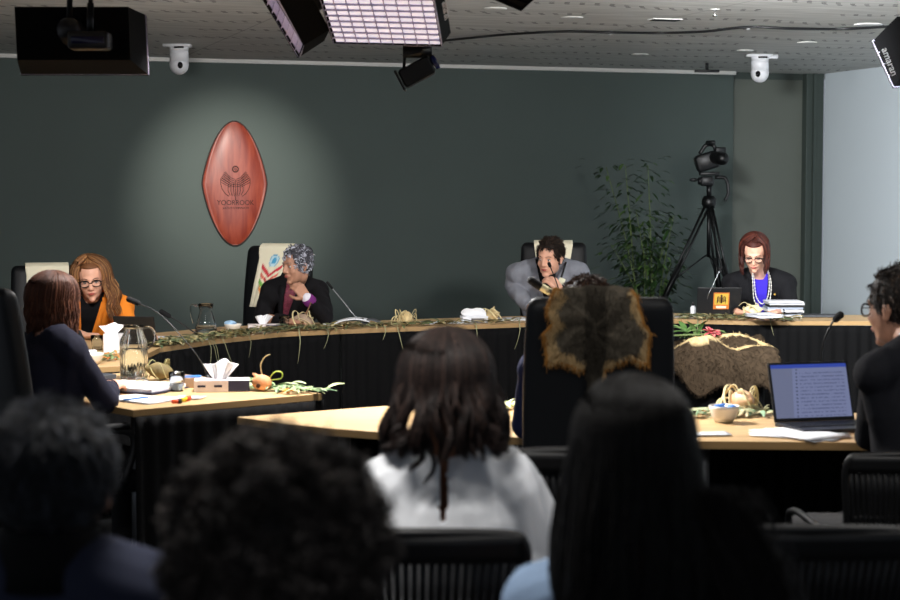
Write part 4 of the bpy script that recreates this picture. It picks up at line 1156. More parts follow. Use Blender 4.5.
# the two that throw their light towards the back wall, seen from behind
A = P(22, 75, Y=7.35); B = P(149, 75, Y=7.35); e2 = P(19, 16, Y=7.35)-A; dep = Vector((0, -.22, .03))
softbox('black softbox seen from behind, hung at the top left corner', A, B, e2, dep, 8, 4)
c = P(90, 41, Y=6.99)
t = thing('lamp_fixture', c, 'small black lamp head with a glass window, on the back of the top left softbox', 'studio light')
obj('housing', sh_rbox(c, (.16, .10, .07), .012), M_blackplastic, t)
obj('display', sh_rbox(c+Vector((0, -.052, 0)), (.13, .006, .028), .003), mat('violet display glass', '1b1a38', .15), t)
obj('bracket', join(sh_tube([c+Vector((0, 0, .03)), c+Vector((0, .02, .15))], .014, 8), sh_tube([c+Vector((.0, .02, .15)), Vector((c.x, c.y+.02, CEIL-.012))], .010, 8)), M_blackmetal, t)
A = P(893, 88, Y=7.7); B = P(965, 86, Y=7.4); e2 = P(872, 42, Y=7.7)-A; dep = Vector((.03, -.20, .10))
softbox('black softbox cut off by the right edge', A, B, e2, dep, 5, 4, side_text=(P(889, 62, Y=7.45), P(893, 72, Y=7.45)-P(885, 51, Y=7.45), Vector((1, 0, .45)), 'amaran', .042))
A = P(521, 11, Y=6.9); B = P(540, -6, Y=6.8); e2 = P(470, -10, Y=6.7)-A; dep = Vector((.03, -.05, .12))
softbox('unlit black softbox corner at the top edge, right of the glowing one', A, B, e2, dep, 3, 3, lit=False)
# small spotlight with yoke under the big softbox
c = P(417, 72, Y=7.9)
t = thing('stage_spotlight', c, 'small black yoke spotlight hanging below the glowing softbox', 'spotlight')
rd = Matrix.Rotation(R_(28), 3, 'Y')
V, F = sh_rbox(c+Vector((-.0, 0, 0)), (.155, .10, .085), .015, Matrix.Rotation(R_(-28), 3, 'Y')); obj('housing', (V, F), M_blackmetal, t, smooth=False)
ax = Matrix.Rotation(R_(-28), 3, 'Y') @ Vector((1, 0, 0))
obj('lens', sh_lathe(c+ax*.080+Vector((0, -.02, 0)), [(.02, 0), (.034, .004), (.034, .02), (.02, .024)], 18, Matrix.Rotation(R_(62), 3, 'Y')), mat('blue coated lens', '101a50', .08), t)
obj('barn_door', sh_rbox(c-ax*.085, (.012, .11, .10), .006, Matrix.Rotation(R_(-28), 3, 'Y')), M_blackmetal, t, smooth=False)
h1, h2 = P(405, 52, Y=7.9), P(430, 52, Y=7.9)
obj('yoke', join(sh_tube([h1, P(404, 68, Y=7.9)], .008, 6), sh_tube([h2, P(432, 66, Y=7.9)], .008, 6), sh_box(P(417.5, 52, Y=7.9), (.13, .07, .05))), M_blackmetal, t)
obj('hanger', sh_tube([P(418, 48, Y=7.9), Vector((P(418, 48, Y=7.9).x, 7.9, CEIL-.012))], .010, 8), M_blackmetal, t)

# white dome cameras
M_wp = mat('white plastic', 'd5d6da', .35)
def dome(px, py, Y, label, yaw, bk, tw=1.0):
    b = P(px, py, Y=Y); b.z = CEIL; s = .115
    t = thing('ceiling_camera', b, label, 'camera', 'white ceiling cameras')
    obj('mount', join(sh_lathe(b, [(.07*tw, -.001), (.07*tw, -.05), (.05, -.055)], 24), sh_box(b+Vector((-.01, -.0, -.012)), (.20, .14, .02)), sh_box(b+Vector((.10*bk, 0, -.02)), (.08, .05, .03))), M_wp, t)
    obj('dome', join(sh_lathe(b, [(.066, -.05), (.070, -.07), (.070, -.13)], 24), sh_ell(b+Vector((0, 0, -.15)), (.072, .072, .075), None, 24, 14)), M_wp, t)
    d = Vector((math.sin(yaw), -math.cos(yaw), 0))
    obj('lens', sh_ell(b+Vector((0, 0, -.158))+d*.060, (.022, .022, .026), None, 14, 10), mat('camera lens glass', '07070a', .08), t)
    obj('vent_slot', sh_box(b+Vector((.01, -.071*tw, -.028)), (.07, .006, .014)), M_blackplastic, t)
dome(179, 45, 13.05, 'white dome camera on the ceiling right of the top left softbox', R_(15), 0)
dome(760, 57, 14.0, 'white dome camera on the ceiling above the olive door', R_(-22), 1)
# little black ceiling bracket over the tripod
b = P(707, 72, Y=14.9); b.z = CEIL
t = thing('ceiling_sensor', b, 'thin black bar sensor on the ceiling above the tripod', 'sensor')
obj('stem', sh_tube([b+Vector((0, 0, -.002)), b+Vector((0, 0, -.06))], .014, 8), M_blackplastic, t)
obj('bar', sh_rbox(b+Vector((0, 0, -.07)), (.21, .03, .022), .006), M_blackplastic, t)
# recessed downlights
M_dl = mat('lit downlight', 'e9e6df', .5, emit='fff0dd', estr=1.1); M_ring = mat('white trim ring', 'cfcfcb', .4)
for px, py, big in ((495, 8, 1), (572, 17, 1), (640, 54, 1), (745, 50, .9), (807, 42, 1), (868, 24, 1.3), (38, 38, 1), (385, 36, 1), (120, 24, 1)):
    b = P(px, py, z=CEIL)
    t = thing('downlight', b, 'recessed round downlight in the perforated ceiling', 'downlight', 'recessed ceiling downlights')
    obj('trim_ring', sh_lathe(b, [(.05*big, -.001), (.07*big, -.001), (.072*big, -.006), (.05*big, -.008)], 28), M_ring, t)
    obj('diffuser', sh_lathe(b, [(.001, -.003), (.05*big, -.003), (.05*big, -.005), (.001, -.005)], 24), M_dl, t)
for px, py in ((715, 9),):
    b = P(px, py, z=CEIL); t = thing('sprinkler_head', b, 'tiny sprinkler head poking out of the ceiling, right of centre', 'sprinkler')
    obj('rose', sh_lathe(b, [(.03, -.001), (.03, -.004), (.01, -.006)], 16), M_ring, t); obj('nozzle', sh_lathe(b, [(.008, -.045), (.016, -.043), (.007, -.03), (.006, -.004)], 12), M_chrome, t)
b = P(665, 19, z=CEIL); t = thing('ceiling_vent', b, 'small dark slotted ceiling vent, right of centre', 'vent')
obj('frame', sh_box(b+Vector((0, 0, -.004)), (.20, .10, .006), rotz(R_(18))), M_ring, t, smooth=False)
obj('slats', join(*[sh_box(b+rotz(R_(18)) @ Vector((0, -.035+k*.014, -.009)), (.18, .006, .005), rotz(R_(18))) for k in range(6)]), M_blackmetal, t, smooth=False)
# black cable clipped under the ceiling
pts = [P(x, y, z=CEIL-.02-.012*(k % 2)) for k, (x, y) in enumerate(((440, 41), (470, 38), (500, 35), (540, 32.5), (575, 31.5), (612, 32.5), (660, 33), (705, 31.5), (748, 27), (790, 28.5), (840, 29), (900, 26), (960, 24)))]
setp(obj('ceiling_cable', sh_tube(smoothpath(pts, 60), .009, 6), M_blackplastic), 'black cable clipped along the underside of the ceiling', 'cable')
for px, py in ((610, 31), (748, 26)):
    b = P(px, py, z=CEIL-.001); setp(obj('cable_clip', join(sh_box(b+Vector((0, 0, -.012)), (.02, .05, .024)), sh_lathe(b+Vector((0, 0, -.003)), [(.022, -.003), (.022, .003)], 12)), M_wp), 'small white clip holding the ceiling cable', 'clip', 'clips of the ceiling cable')

# ================================================================ TRIPOD CAMERA, PLANT
tb = P(709, 202, Y=14.3); foot = Vector((tb.x, tb.y, 0))
t = thing('camera_tripod', foot, 'tall black tripod standing by the olive door, holding the video camera', 'tripod')
apex = tb.copy()
obj('crown', join(sh_lathe(apex, [(.045, -.05), (.06, -.02), (.06, .02), (.04, .05)], 16), sh_tube([apex+Vector((0, 0, .04)), apex+Vector((0, 0, .15))], .022, 10)), M_blackmetal, t)
for lx, ly, dy in ((668, 290, -.15), (729, 290, -.22), (719, 290, .25)):
    f = P(lx, ly, Y=14.3+dy*.6); d = (f-apex); d = d/abs(d.z)*apex.z; ft = apex+d
    k1 = apex.lerp(ft, .52); k2 = apex.lerp(ft, .60); sd = Vector((.018, 0, 0))
    leg = obj('leg', join(sh_tube([apex+sd, k1+sd*.8], .011, 6), sh_tube([apex-sd, k1-sd*.8], .011, 6), sh_tube([apex.lerp(ft, .3), k2], .012, 6), sh_box(k1, (.065, .04, .06))), M_blackmetal, t)
    obj('leg_extension', sh_tube([k1, ft+Vector((0, 0, .02))], .013, 8), mat('brushed leg tube', '9a9ca0', .3, metal=.8), leg)
    obj('rubber_foot', sh_lathe((ft.x, ft.y, 0), [(.025, 0), (.025, .03), (.015, .045)], 12), M_blackplastic, leg)
    s_ = apex.lerp(ft, .42); c_ = Vector((apex.x, apex.y, apex.z-.42)); obj('spreader', sh_tube([c_, s_], .007, 6), M_blackmetal, t)
obj('centre_column', sh_tube([apex, (apex.x, apex.y, apex.z-.45)], .016, 8), M_blackmetal, t)
hd = apex+Vector((0, 0, .17))
obj('fluid_head', join(sh_rbox(hd+Vector((-.02, 0, 0)), (.11, .10, .08), .02), sh_rbox(hd+Vector((0, 0, .06)), (.16, .09, .03), .01), sh_lathe(hd+Vector((-.07, 0, 0)), [(.03, -.02), (.03, .02)], 12, Matrix.Rotation(PI/2, 3, 'Y'))), M_blackplastic, t)
obj('pan_handle', sh_tube(smoothpath([hd+Vector((.05, 0, .03)), hd+Vector((.13, -.03, .02)), hd+Vector((.15, -.05, -.09)), hd+Vector((.12, -.06, -.16))], 14), .014, 8), M_blackplastic, t)
obj('pan_knob', sh_ell(hd+Vector((-.13, -.02, .01)), (.035, .02, .016)), M_blackplastic, t)
cb = hd+Vector((-.02, 0, .16))
t = thing('video_camera', cb-Vector((0, 0, .085)), 'black video camera on top of the tripod', 'camera')
rt = Matrix.Rotation(R_(-18), 3, 'Y')
obj('body', sh_rbox(cb, (.19, .12, .14), .03, rt), M_blackplastic, t)
obj('lens_barrel', sh_cap(cb+Vector((.06, -.06, .03)), cb+Vector((.10, -.16, .02)), .05, .055, 16), M_blackmetal, t)
obj('top_handle', sh_tube(smoothpath([cb+Vector((-.06, 0, .06)), cb+Vector((-.01, 0, .13)), cb+Vector((.05, -.02, .13)), cb+Vector((.07, -.02, .07))], 12), .016, 8), M_blackplastic, t)
obj('viewfinder', sh_rbox(cb+Vector((.10, -.03, .085)), (.09, .06, .06), .012, rotz(.3)), M_blackplastic, t)
obj('microphone', sh_tube([cb+Vector((.0, -.02, .15)), cb+Vector((.03, -.16, .15))], .018, 10), M_blackplastic, t)

# tall leafy plant in a pot
pb = P(650, 300, Y=14.75); pb.z = 0
t = thing('potted_bamboo', pb, 'tall thin-stemmed leafy pot plant between the man and the tripod', 'plant')
obj('pot', sh_lathe(pb, [(.14, 0), (.17, .15), (.19, .34), (.20, .36), (.18, .36), (.16, .30)], 24), mat('dark glazed pot', '26282a', .4), t)
obj('soil', sh_lathe(pb, [(.165, .28), (.168, .31)], 20), mat('soil', '2a2018', .95), t)
rng = np.random.default_rng(77); M_stem = mat('green-brown cane', '5b6b3c', .6); lv = []; lf = []; lc = []; o_ = 0
def leaf(p_, d, L, w, col, up=Vector((0, 0, 1))):
    global o_
    d = d.normalized(); s = d.cross(up); s = s.normalized() if s.length > .01 else Vector((1, 0, 0)); n = s.cross(d)
    for k, wd in ((0, .08), (.25, .8), (.55, 1), (.8, .6), (1, .03)):
        c = p_+d*L*k-Vector((0, 0, L*.35*k*k)); lv.extend([c-s*w*wd+n*w*.3*wd, c, c+s*w*wd+n*w*.3*wd]); lc.extend([col]*3)
    for k in range(4): b = o_+k*3; lf.extend([(b, b+1, b+4, b+3), (b+1, b+2, b+5, b+4)])
    o_ += 15
stems = []
for k in range(13):
    a = rng.uniform(0, 2*PI); top = pb+Vector((rng.uniform(-.42, .22), rng.uniform(-.2, .15), rng.uniform(1.0, 1.92))); base = pb+Vector((math.cos(a)*.1, math.sin(a)*.1, .3))
    if k == 0: top = P(648, 165, Y=14.75)
    path = smoothpath([base, base.lerp(top, .5)+Vector((0, 0, .1)), top], 16); stems.append(sh_tube(path, list(np.linspace(.009, .003, len(path))), 6))
    for i in range(5, len(path)):
        for q_ in range(5 if k else 6):
            az = rng.uniform(0, 2*PI); br = Vector((math.cos(az), math.sin(az), rng.uniform(-.1, .5))).normalized()*rng.uniform(.03, .22)
            g = np.array(lin('35552a'))*(.25+.5*rng.random()) if rng.random() < .8 else np.array(lin('55743a'))
            leaf(path[i]+br, br+Vector((0, 0, -.02)), rng.uniform(.06, .12), rng.uniform(.010, .017), g)
obj('stem', join(*stems), M_stem, t)
obj('foliage', (np.array(lv), lf), mat('plant leaf', '3f6a2c', .45, attr=True), t, colors=np.array(lc))
# ================================================================ CLOTHS AND PELTS ON THE CHAIRS
def drape_colors(V, fn): return np.array([fn(v) for v in V])
M_printed = mat('printed cotton', 'e8e0cc', .85, attr=True, bump=.1, bscale=300)
CREAM = lin('e9e2c8')
def motif(u, v):
    """u across -1..1, v down 0..1 : blue roundel, red wings, green and orange petals"""
    if (u-.05)**2/.10+(v-.22)**2/.012 < 1: return lin('4aa0cc') if abs((u-.05)**2/.10+(v-.22)**2/.012-.5) > .25 else lin('bfe0ea')
    w = abs(u-.05)
    if abs(v-(.47-.22*w)) < .035 and w < .75: return lin('cc2f3c')
    if abs(v-(.58-.20*w)) < .030 and w < .7: return lin('e06a5a') if w > .3 else lin('c9383f')
    if abs(v-(.70-.22*w)) < .04 and .05 < w < .7: return lin('6fae4a') if u < 0 else lin('9ab04a')
    if abs(v-(.82-.30*w)) < .035 and w < .5: return lin('dd8a3a')
    return CREAM
CS = [1.0, 1.0, 1.0]
def chair_top(loc, yaw, tall=1.24, x=0, z=None, back=False):
    """point on a chair's back in the world; local x across, z height; front or back face"""
    z = tall if z is None else z; s = (z-.5)/(tall-.5); y = -.25-.09*max(s, 0)**1.4+(-.045 if back else .052)
    return Vector(loc)+rotz(yaw) @ Vector((x*CS[0], y*CS[1], z*CS[2]))
def chair_cloth(label, loc, yaw, x0, x1, front, back, seed, taper=.0, printed=True, skew=0, tall=1.24, zs=1.0):
    CS[:] = [.88, .9, zs] if zs != 1 else [1, 1, 1]
    def fn(u, v):
        x = x0+(x1-x0)*u; L = front+back+.11; s = v*L
        k = 1-taper*max(0, (v-.45))*2; x = (x0+x1)/2+(x-(x0+x1)/2)*k+skew*max(0, v-.5)
        rip = .008*math.sin(u*14+seed)*min(1, abs(v-.45)*3)
        if s < back: p_ = chair_top(loc, yaw, tall, x, tall-(back-s)-.012, True)+rotz(yaw) @ Vector((0, -.012-abs(rip), 0))
        elif s < back+.11:
            a = (s-back)/.11; p_ = chair_top(loc, yaw, tall, x, tall-.012, True).lerp(chair_top(loc, yaw, tall, x, tall-.012), a)+Vector((0, 0, .024*math.sin(a*PI)+.004)) +rotz(yaw) @ Vector((0, -.012+.026*a, 0))
        else: p_ = chair_top(loc, yaw, tall, x, tall-.012-(s-back-.11))+rotz(yaw) @ Vector((0, .014+abs(rip), 0))
        return p_
    nu, nv = 36, 64; V, F = sh_grid(fn, nu, nv); c = []
    L = front+back+.11
    for i in range(nu+1):
        for j in range(nv+1):
            u, v = i/nu, j/nv; vf = (v*L-back-.11)/front
            c.append(motif(1-2*u, vf) if (printed and vf > 0) else CREAM)
    return setp(obj('chair_cloth', (V, F), M_printed, loc=loc, solid=.004, colors=np.array(c)), label, 'cloth', 'cream cloths over the chair tops')
# over the chairs in the back row
chair_cloth('cream cloth with a red, blue and green print over the grey-haired woman\'s chair', (-1.27, 11.62, 0), R_(160), -.11, .13, .40, .15, 1, taper=.5, skew=.22)
chair_cloth('cream cloth with a pale blue mark over the orange-jacket woman\'s chair', (-2.52, 10.98, 0), R_(198), -.17, .14, .36, .14, 2, taper=.3, skew=.10, zs=.915)
chair_cloth('cream cloth hanging behind the head of the man in the grey jacket', (.745, 12.42, 0), R_(178), -.135, .145, .30, .12, 3, taper=.3, printed=False)
chair_cloth('white cloth on the chair cut off by the left edge', (-2.62, 8.75, 0), R_(-80), -.15, .15, .30, .3, 4, printed=False)

M_fur = mat('animal fur', '6a5a48', .9, attr=True, spec=.15)
def fur_tufts(name, V, N, cols, n, L, w, root, rng, lay=Vector((0, 0, -1)), spread=.35):
    idx = rng.integers(0, len(V), n); paths = []; cs = []
    for i in idx:
        a = Vector(V[i])+Vector(rng.normal(0, .003, 3)); d = (Vector(N[i])*.45+lay*.8+Vector(rng.normal(0, spread, 3))).normalized(); l = L*(.6+.8*rng.random())
        paths.append(np.array([a+d*(l*t)+lay*(l*.3*t*t) for t in (0, .35, .7, 1)])); cs.append(np.array(cols[i])*(.7+.6*rng.random()))
    return strands(name, paths, np.full(n, w), np.array(cs), M_fur, root)
# pelt over the near chair: outline from the hide, brown-grey in the middle and tan at the skin edge
out_px = [(552, 289), (566, 287), (590, 286), (612, 286), (631, 288), (638, 296), (641, 310), (644, 322), (652, 334), (650, 350), (650, 367), (641, 365), (634, 358), (624, 362), (616, 366), (606, 372), (603, 392), (600, 412), (590, 412), (589, 390), (588, 373), (578, 372), (570, 367), (558, 363), (546, 366), (545, 350), (544, 340), (543, 333), (552, 322), (545, 314), (546, 306), (550, 298)]
Yp = 5.60
poly = [P(x, y, Y=Yp) for x, y in out_px]; cx, cz = P(595, 325, Y=Yp).x, P(595, 325, Y=Yp).z
lp = Vector((.484, 5.98, 0))
pel = thing('fur_pelt', (cx, Yp, 1.0), 'grey-brown fur pelt with tan edges draped over the near chair\'s back', 'pelt')
V = []; c = []; nr = 26
rng = np.random.default_rng(21); n_o = 128; ring = []
for k in range(n_o):
    t_ = k/n_o*len(poly); i = int(t_); f = t_-i; ring.append(poly[i].lerp(poly[(i+1) % len(poly)], f)+Vector((rng.normal(0, .002), 0, rng.normal(0, .002))))
for r_ in range(nr+1):
    s = r_/nr
    for k in range(n_o):
        q = Vector((cx, Yp, cz)).lerp(ring[k], s); x = q.x-lp.x; zz = min(q.z, 1.26)
        sz = (zz-.5)/.74; q.y = 5.98-.25-.09*max(sz, 0)**1.4-.042-.020-.010*math.sin(s*PI*2+k*.3)*.5+.012*s; 
        V.append(q); e = 1-s; ang = ring[k]
        side = abs(ang.x-cx) > .115 or ang.z < cz-.10
        edge = e < (.15+.05*math.sin(k*.35)+(.12 if ang.x < cx else 0)) and side and abs(ang.x-cx) > .03
        base = lin('a07038') if (edge and e < .07) else (lin('b59a70') if edge else lin('5c554a'))
        dk = .45 if abs(q.x-cx) < .035 else 1
        c.append(np.array(base)*(dk if not edge else 1)*(.85+.3*rng.random()))
F = []
for r_ in range(nr):
    for k in range(n_o): F.append((r_*n_o+k, r_*n_o+(k+1) % n_o, (r_+1)*n_o+(k+1) % n_o, (r_+1)*n_o+k))
V = np.array(V); c = np.array(c)
obj('hide', (V, F), M_fur, pel, solid=.008, colors=c)
# fold over the top of the chair
def topf(u, v):
    x = (P(552, 289, Y=Yp).x)*(1-u)+P(631, 289, Y=Yp).x*u; a = (.28+.72*v)*PI
    return Vector((x, 5.632-.072*math.cos(a), 1.258+.030*math.sin(a)+(0 if v > .5 else -.03*(.5-v))))
Vt, Ft = sh_grid(topf, 24, 12); ct = np.tile(np.array(lin('5e564a')), (len(Vt), 1))
obj('fold', (Vt, Ft), M_fur, pel, solid=.008, colors=ct)
N_ = np.tile(np.array([[0, -1., 0]]), (len(V), 1)); m_ = np.array([i for i in range(len(V)) if (i//n_o) > 2])
fur_tufts('fur', V[m_], N_[m_], c[m_], 9000, .014, .0009, pel, rng)
Nt = vnormals(Vt, Ft); Nt = np.where(Nt[:, 2:3] < 0, -Nt, Nt); fur_tufts('fur', Vt, Nt, ct, 1800, .012, .0009, pel, rng, lay=Vector((0, -.5, -.2)))

# fur cloak over the low table
clk = thing('fur_cloak', (1.4, 10.5, .63), 'brown possum-fur cloak with cream ridges spread over the low black table', 'cloak')
rng = np.random.default_rng(31)
def ridge(u, v):
    return max(math.exp(-((v-.20-.05*math.sin(u*8))/.035)**2), math.exp(-((v-.42-.06*math.sin(u*6.5+1))/.035)**2), math.exp(-((v-.66-.05*math.sin(u*11+2))/.035)**2))
def cl(u, v):
    x = .90+1.05*u; front = .14+.04*math.sin(u*11+1)+.03*math.sin(u*27)
    s = v*(.62+front); top_y = 10.78
    z = .665+.03*math.sin(u*7+v*5)+.028*math.sin(u*15-v*9)+.02*math.sin(v*19)
    if s < .56: y = top_y-s
    else:
        k = s-.56; y = top_y-.56-.035*min(1, k*12)-.02*math.sin(u*12)*min(1, k*8); z = z-k
    e = max(0, abs(u-.5)*2-.90)/.10; z -= .16*e*e
    z += ridge(u, v)*.042*(.6+.4*math.sin(u*13))
    return Vector((x, y, z))
nu, nv = 90, 60; V, F = sh_grid(cl, nu, nv); c = []
for i in range(nu+1):
    for j in range(nv+1):
        u, v = i/nu, j/nv
        r1 = ridge(u, v) > .45; r2 = r3 = False
        r4 = min(abs(u-.30-.05*math.sin(v*7)), abs(u-.63+.06*math.sin(v*6))) < .012
        c.append(np.array(lin('c9b184') if (r1 or r2 or r3 or (r4 and v < .6)) else (lin('392e22') if v < .5 else lin('3d3226')))*(.75+.5*rng.random()))
c = np.array(c); N = vnormals(V, F); N = np.where(N[:, 2:3] < 0, -N, N)
obj('hide', (V, F), M_fur, clk, solid=.010, colors=c)
fur_tufts('fur', V, N, c, 22000, .018, .0011, clk, rng, lay=Vector((0, -.4, -.5)))

# ================================================================ PROTEA, LEAF RUNNERS, WOVEN BUNDLES
M_leafs = mat('dry and fresh gum leaf', '7a8560', .65, attr=True)
LEAFC = ['71744e', '8d8052', '5c6642', '9a8c62', '4d5a3c', '7c8464', '65582f', 'a79c74', '4f4a30']
def leaf_geo(acc, p_, d, L, w, col, droop=.25, seg=6, twist=0):
    V, F, C = acc; d = Vector(d).normalized(); s = d.cross(Vector((0, 0, 1))); s = s.normalized() if s.length > .05 else Vector((1, 0, 0)); n = s.cross(d); b0 = len(V)
    s = s*math.cos(twist)+n*math.sin(twist)
    for k in range(seg+1):
        u = k/seg; wd = w*math.sin(PI*(.06+.90*u))**.8; c = p_+d*L*u+n*(L*.10*math.sin(u*PI))-Vector((0, 0, L*droop*u*u))
        V += [c-s*wd, c+n*w*.25, c+s*wd]; C += [col]*3
    for k in range(seg): b = b0+k*3; F += [(b, b+1, b+4, b+3), (b+1, b+2, b+5, b+4)]
def runner(label, path, width, n, seed, back=0.0, drop=6, edge_n=None, cols=LEAFC, Lr=(.04, .10)):
    rng = np.random.default_rng(seed); path = [Vector(q) for q in path]; acc = ([], [], [])
    seg = [(path[i+1]-path[i]).length for i in range(len(path)-1)]; tot = sum(seg)
    def at(s):
        for i, g in enumerate(seg):
            if s <= g or i == len(seg)-1: return path[i].lerp(path[i+1], s/g), (path[i+1]-path[i]).normalized()
            s -= g
    for k in range(n):
        p_, t_ = at(rng.uniform(0, tot)); nn = Vector((-t_.y, t_.x, 0)); q = p_+nn*(back+rng.normal(0, width)); q.z = .757+abs(rng.normal(0, .008))
        a = rng.normal(0, .7)+(PI if rng.random() < .5 else 0); d = t_*math.cos(a)+nn*math.sin(a)+Vector((0, 0, rng.uniform(-.02, .25)))
        L = rng.uniform(*Lr); over = (q-p_+d*L).dot(nn) < -.0
        leaf_geo(acc, q, d, L, rng.uniform(.005, .010), np.array(lin(cols[rng.integers(len(cols))]))*(.7+.5*rng.random()), droop=.0 if not over else .15, twist=rng.uniform(-.5, .5))
    for k in range(drop):
        p_, t_ = at(rng.uniform(0, tot)); nn = Vector((-t_.y, t_.x, 0)); q = p_+nn*.01; q.z = .76; L = rng.uniform(.08, .24)
        V, F, C = acc; b0 = len(V); s = t_; col = np.array(lin('95946e'))*(.6+.4*rng.random()); sw = rng.uniform(-.06, .06)
        for j in range(9):
            u = j/8; c = q-nn*(.035*min(1, u*3)+.02*u)+t_*sw*u*u+Vector((0, 0, .012*math.sin(min(1, u*4)*PI)-L*max(0, u-.1))); wd = .0040*(1-u*.75)
            V += [c-s*wd, c-nn*.001, c+s*wd]; C += [col]*3
        for j in range(8): b = b0+j*3; F += [(b, b+1, b+4, b+3), (b+1, b+2, b+5, b+4)]
    V, F, C = acc
    o = obj('leaf_garland', (np.array([tuple(v) for v in V]), F), M_leafs, colors=np.array(C), loc=tuple(path[0]))
    setp(o, label, 'garland', kind='stuff'); return o
runner('garland of dry gum leaves along the edge of the left table arm', [I[1], I[2]], .04, 330, 1, back=.05, drop=3)
runner('gum leaf garland along the table edge in front of the carafe and grey-haired woman', [I[2], I[3], I[4]], .035, 400, 2, back=.05, drop=4)
runner('sparse gum leaf garland along the centre back table', [I[4], I[5]], .03, 170, 3, back=.04, drop=4)
runner('gum leaf garland along the right back table in front of the stickered laptop', [I[6], I[7]-Vector((.05, 0, 0)), (I[7]*.75+I[8]*.25)], .035, 300, 4, back=.05, drop=3)
runner('green and orange leaves on the left arm table, in front of the white bowl', [P(92, 362, z=.75), P(122, 358, z=.75)], .05, 110, 5, back=.03, drop=0, cols=['6f8a5a', '9aa77a', 'c46a32', '84935f', 'd08a4a'], Lr=(.04, .09))
runner('pale green gum leaves on the left table, around the gourd', [P(238, 388, z=.75), P(322, 394, z=.75)], .028, 90, 6, back=.0, drop=1, cols=['7f9a6c', '8fae86', '63794c', 'a9b58a', 'b9c08c'], Lr=(.05, .12))
runner('small straw leaves at the table edge between the white-blouse woman and the near chair', [P(498, 409, z=.75), P(520, 409, z=.75)], .02, 40, 7, drop=0, back=-.01, cols=['b9b878', '8a9a50', 'c9c69a'])
runner('pale leaves behind the bowl on the near right table', [P(690, 417, z=.75), P(778, 415, z=.75)], .02, 90, 8, drop=0, back=-.01, cols=['9aa884', '7d9a7a', 'b9b48a', 'd0c49a'], Lr=(.05, .1))

M_husk = mat('straw husk', 'cdb584', .7, bump=.3, bscale=80, var=.2, vscale=30)
M_gourd = mat('peach gourd skin', 'cf9468', .55, bump=.2, bscale=60, var=.35, vscale=14)
M_strip = mat('pale flax strip', 'd3c394', .65, var=.2, vscale=20)
M_shell = mat('peach shell', 'dcb08a', .5, bump=.2, bscale=50, var=.25, vscale=25)
def bundle(label, base, s, seed, nst=9, body=M_husk, shape='husk', cat='woven bundle', colr=M_strip, stem=True, name='woven_bundle', tilt=.0):
    rng = np.random.default_rng(seed); b = Vector(base)
    t = thing(name, b, label, cat)
    M = rotz(rng.uniform(0, 6.28) if shape == 'husk' else tilt) @ Matrix.Rotation(R_(78), 3, 'Y')
    prof = [(.10, -1), (.45, -.85), (.85, -.45), (1, -.05), (.93, .35), (.62, .72), (.25, .98), (.08, 1.15)]
    V, F = sh_lathe(b+Vector((0, 0, .52*s)), [(r*.52*s, z*.85*s) for r, z in prof], 18, M); V, F = folds(V, F, seed, 90/s*.05, .03*s)
    V[:, 2] = np.maximum(V[:, 2], b.z+.001)
    obj('core', (V, F), body, t)
    for k in range(nst):
        a = rng.uniform(0, 2*PI); r1 = s*rng.uniform(.5, 1.15); pts = []; h = s*rng.uniform(.5, 1.3); sp = rng.uniform(.8, 2.6)
        for i in range(9):
            u = i/8; pts.append(b+Vector((math.cos(a+sp*u)*r1*(.35+.9*u), math.sin(a+sp*u)*r1*(.35+.9*u), max(.008, .3*s+h*math.sin(u*PI*.95)*(1-.3*u)-.25*s*u))))
        obj('flax_strip', sh_tube(smoothpath(pts, 24), .055*s*(.6+.6*rng.random()), 6, flat=.35), colr, t)
    if stem: obj('stem', sh_tube(smoothpath([b+Vector((0, 0, .7*s)), b+Vector((.35*s, 0, 1.3*s)), b+Vector((.6*s, .05*s, 1.9*s))], 10), [.07*s]*7+[.05*s]*(len(smoothpath([b+Vector((0, 0, .7*s)), b+Vector((.35*s, 0, 1.3*s)), b+Vector((.6*s, .05*s, 1.9*s))], 10))-7), 6), mat('brown twig', '6d4f38', .8), t)
    return t
Z = .7515
bundle('husk bundle tied with straw in front of the grey-haired woman', P(303, 328, z=Z), .085, 1, 10, mat('grey-brown husk', '9c8672', .7, bump=.3, bscale=70, var=.3, vscale=20))
bundle('loose curled straw bundle on the back table above the white-blouse woman\'s head', P(406, 325, z=Z), .085, 2, 13, stem=False)
bundle('straw bundle beside the white paper stack on the back table', P(491, 321, z=Z), .075, 3, 9, stem=False)
bundle('cream frayed husk bundle in front of the woman with the blue top', P(751, 318, z=Z), .085, 4, 10, mat('cream husk', 'ded0a8', .7, bump=.3, bscale=70, var=.2, vscale=20), stem=False)
bundle('peach shell-like husk bundle wound with flax behind the white bowl', P(741, 413, z=Z), .085, 5, 16, M_shell, stem=False)
bundle('green-brown woven grass bundle behind the glass pitcher', P(161, 380, z=Z), .075, 6, 9, mat('olive woven grass', '675a38', .7, bump=.3, bscale=90, var=.3, vscale=25), colr=mat('olive flax strip', '8a8258', .65, var=.2, vscale=20), stem=False)
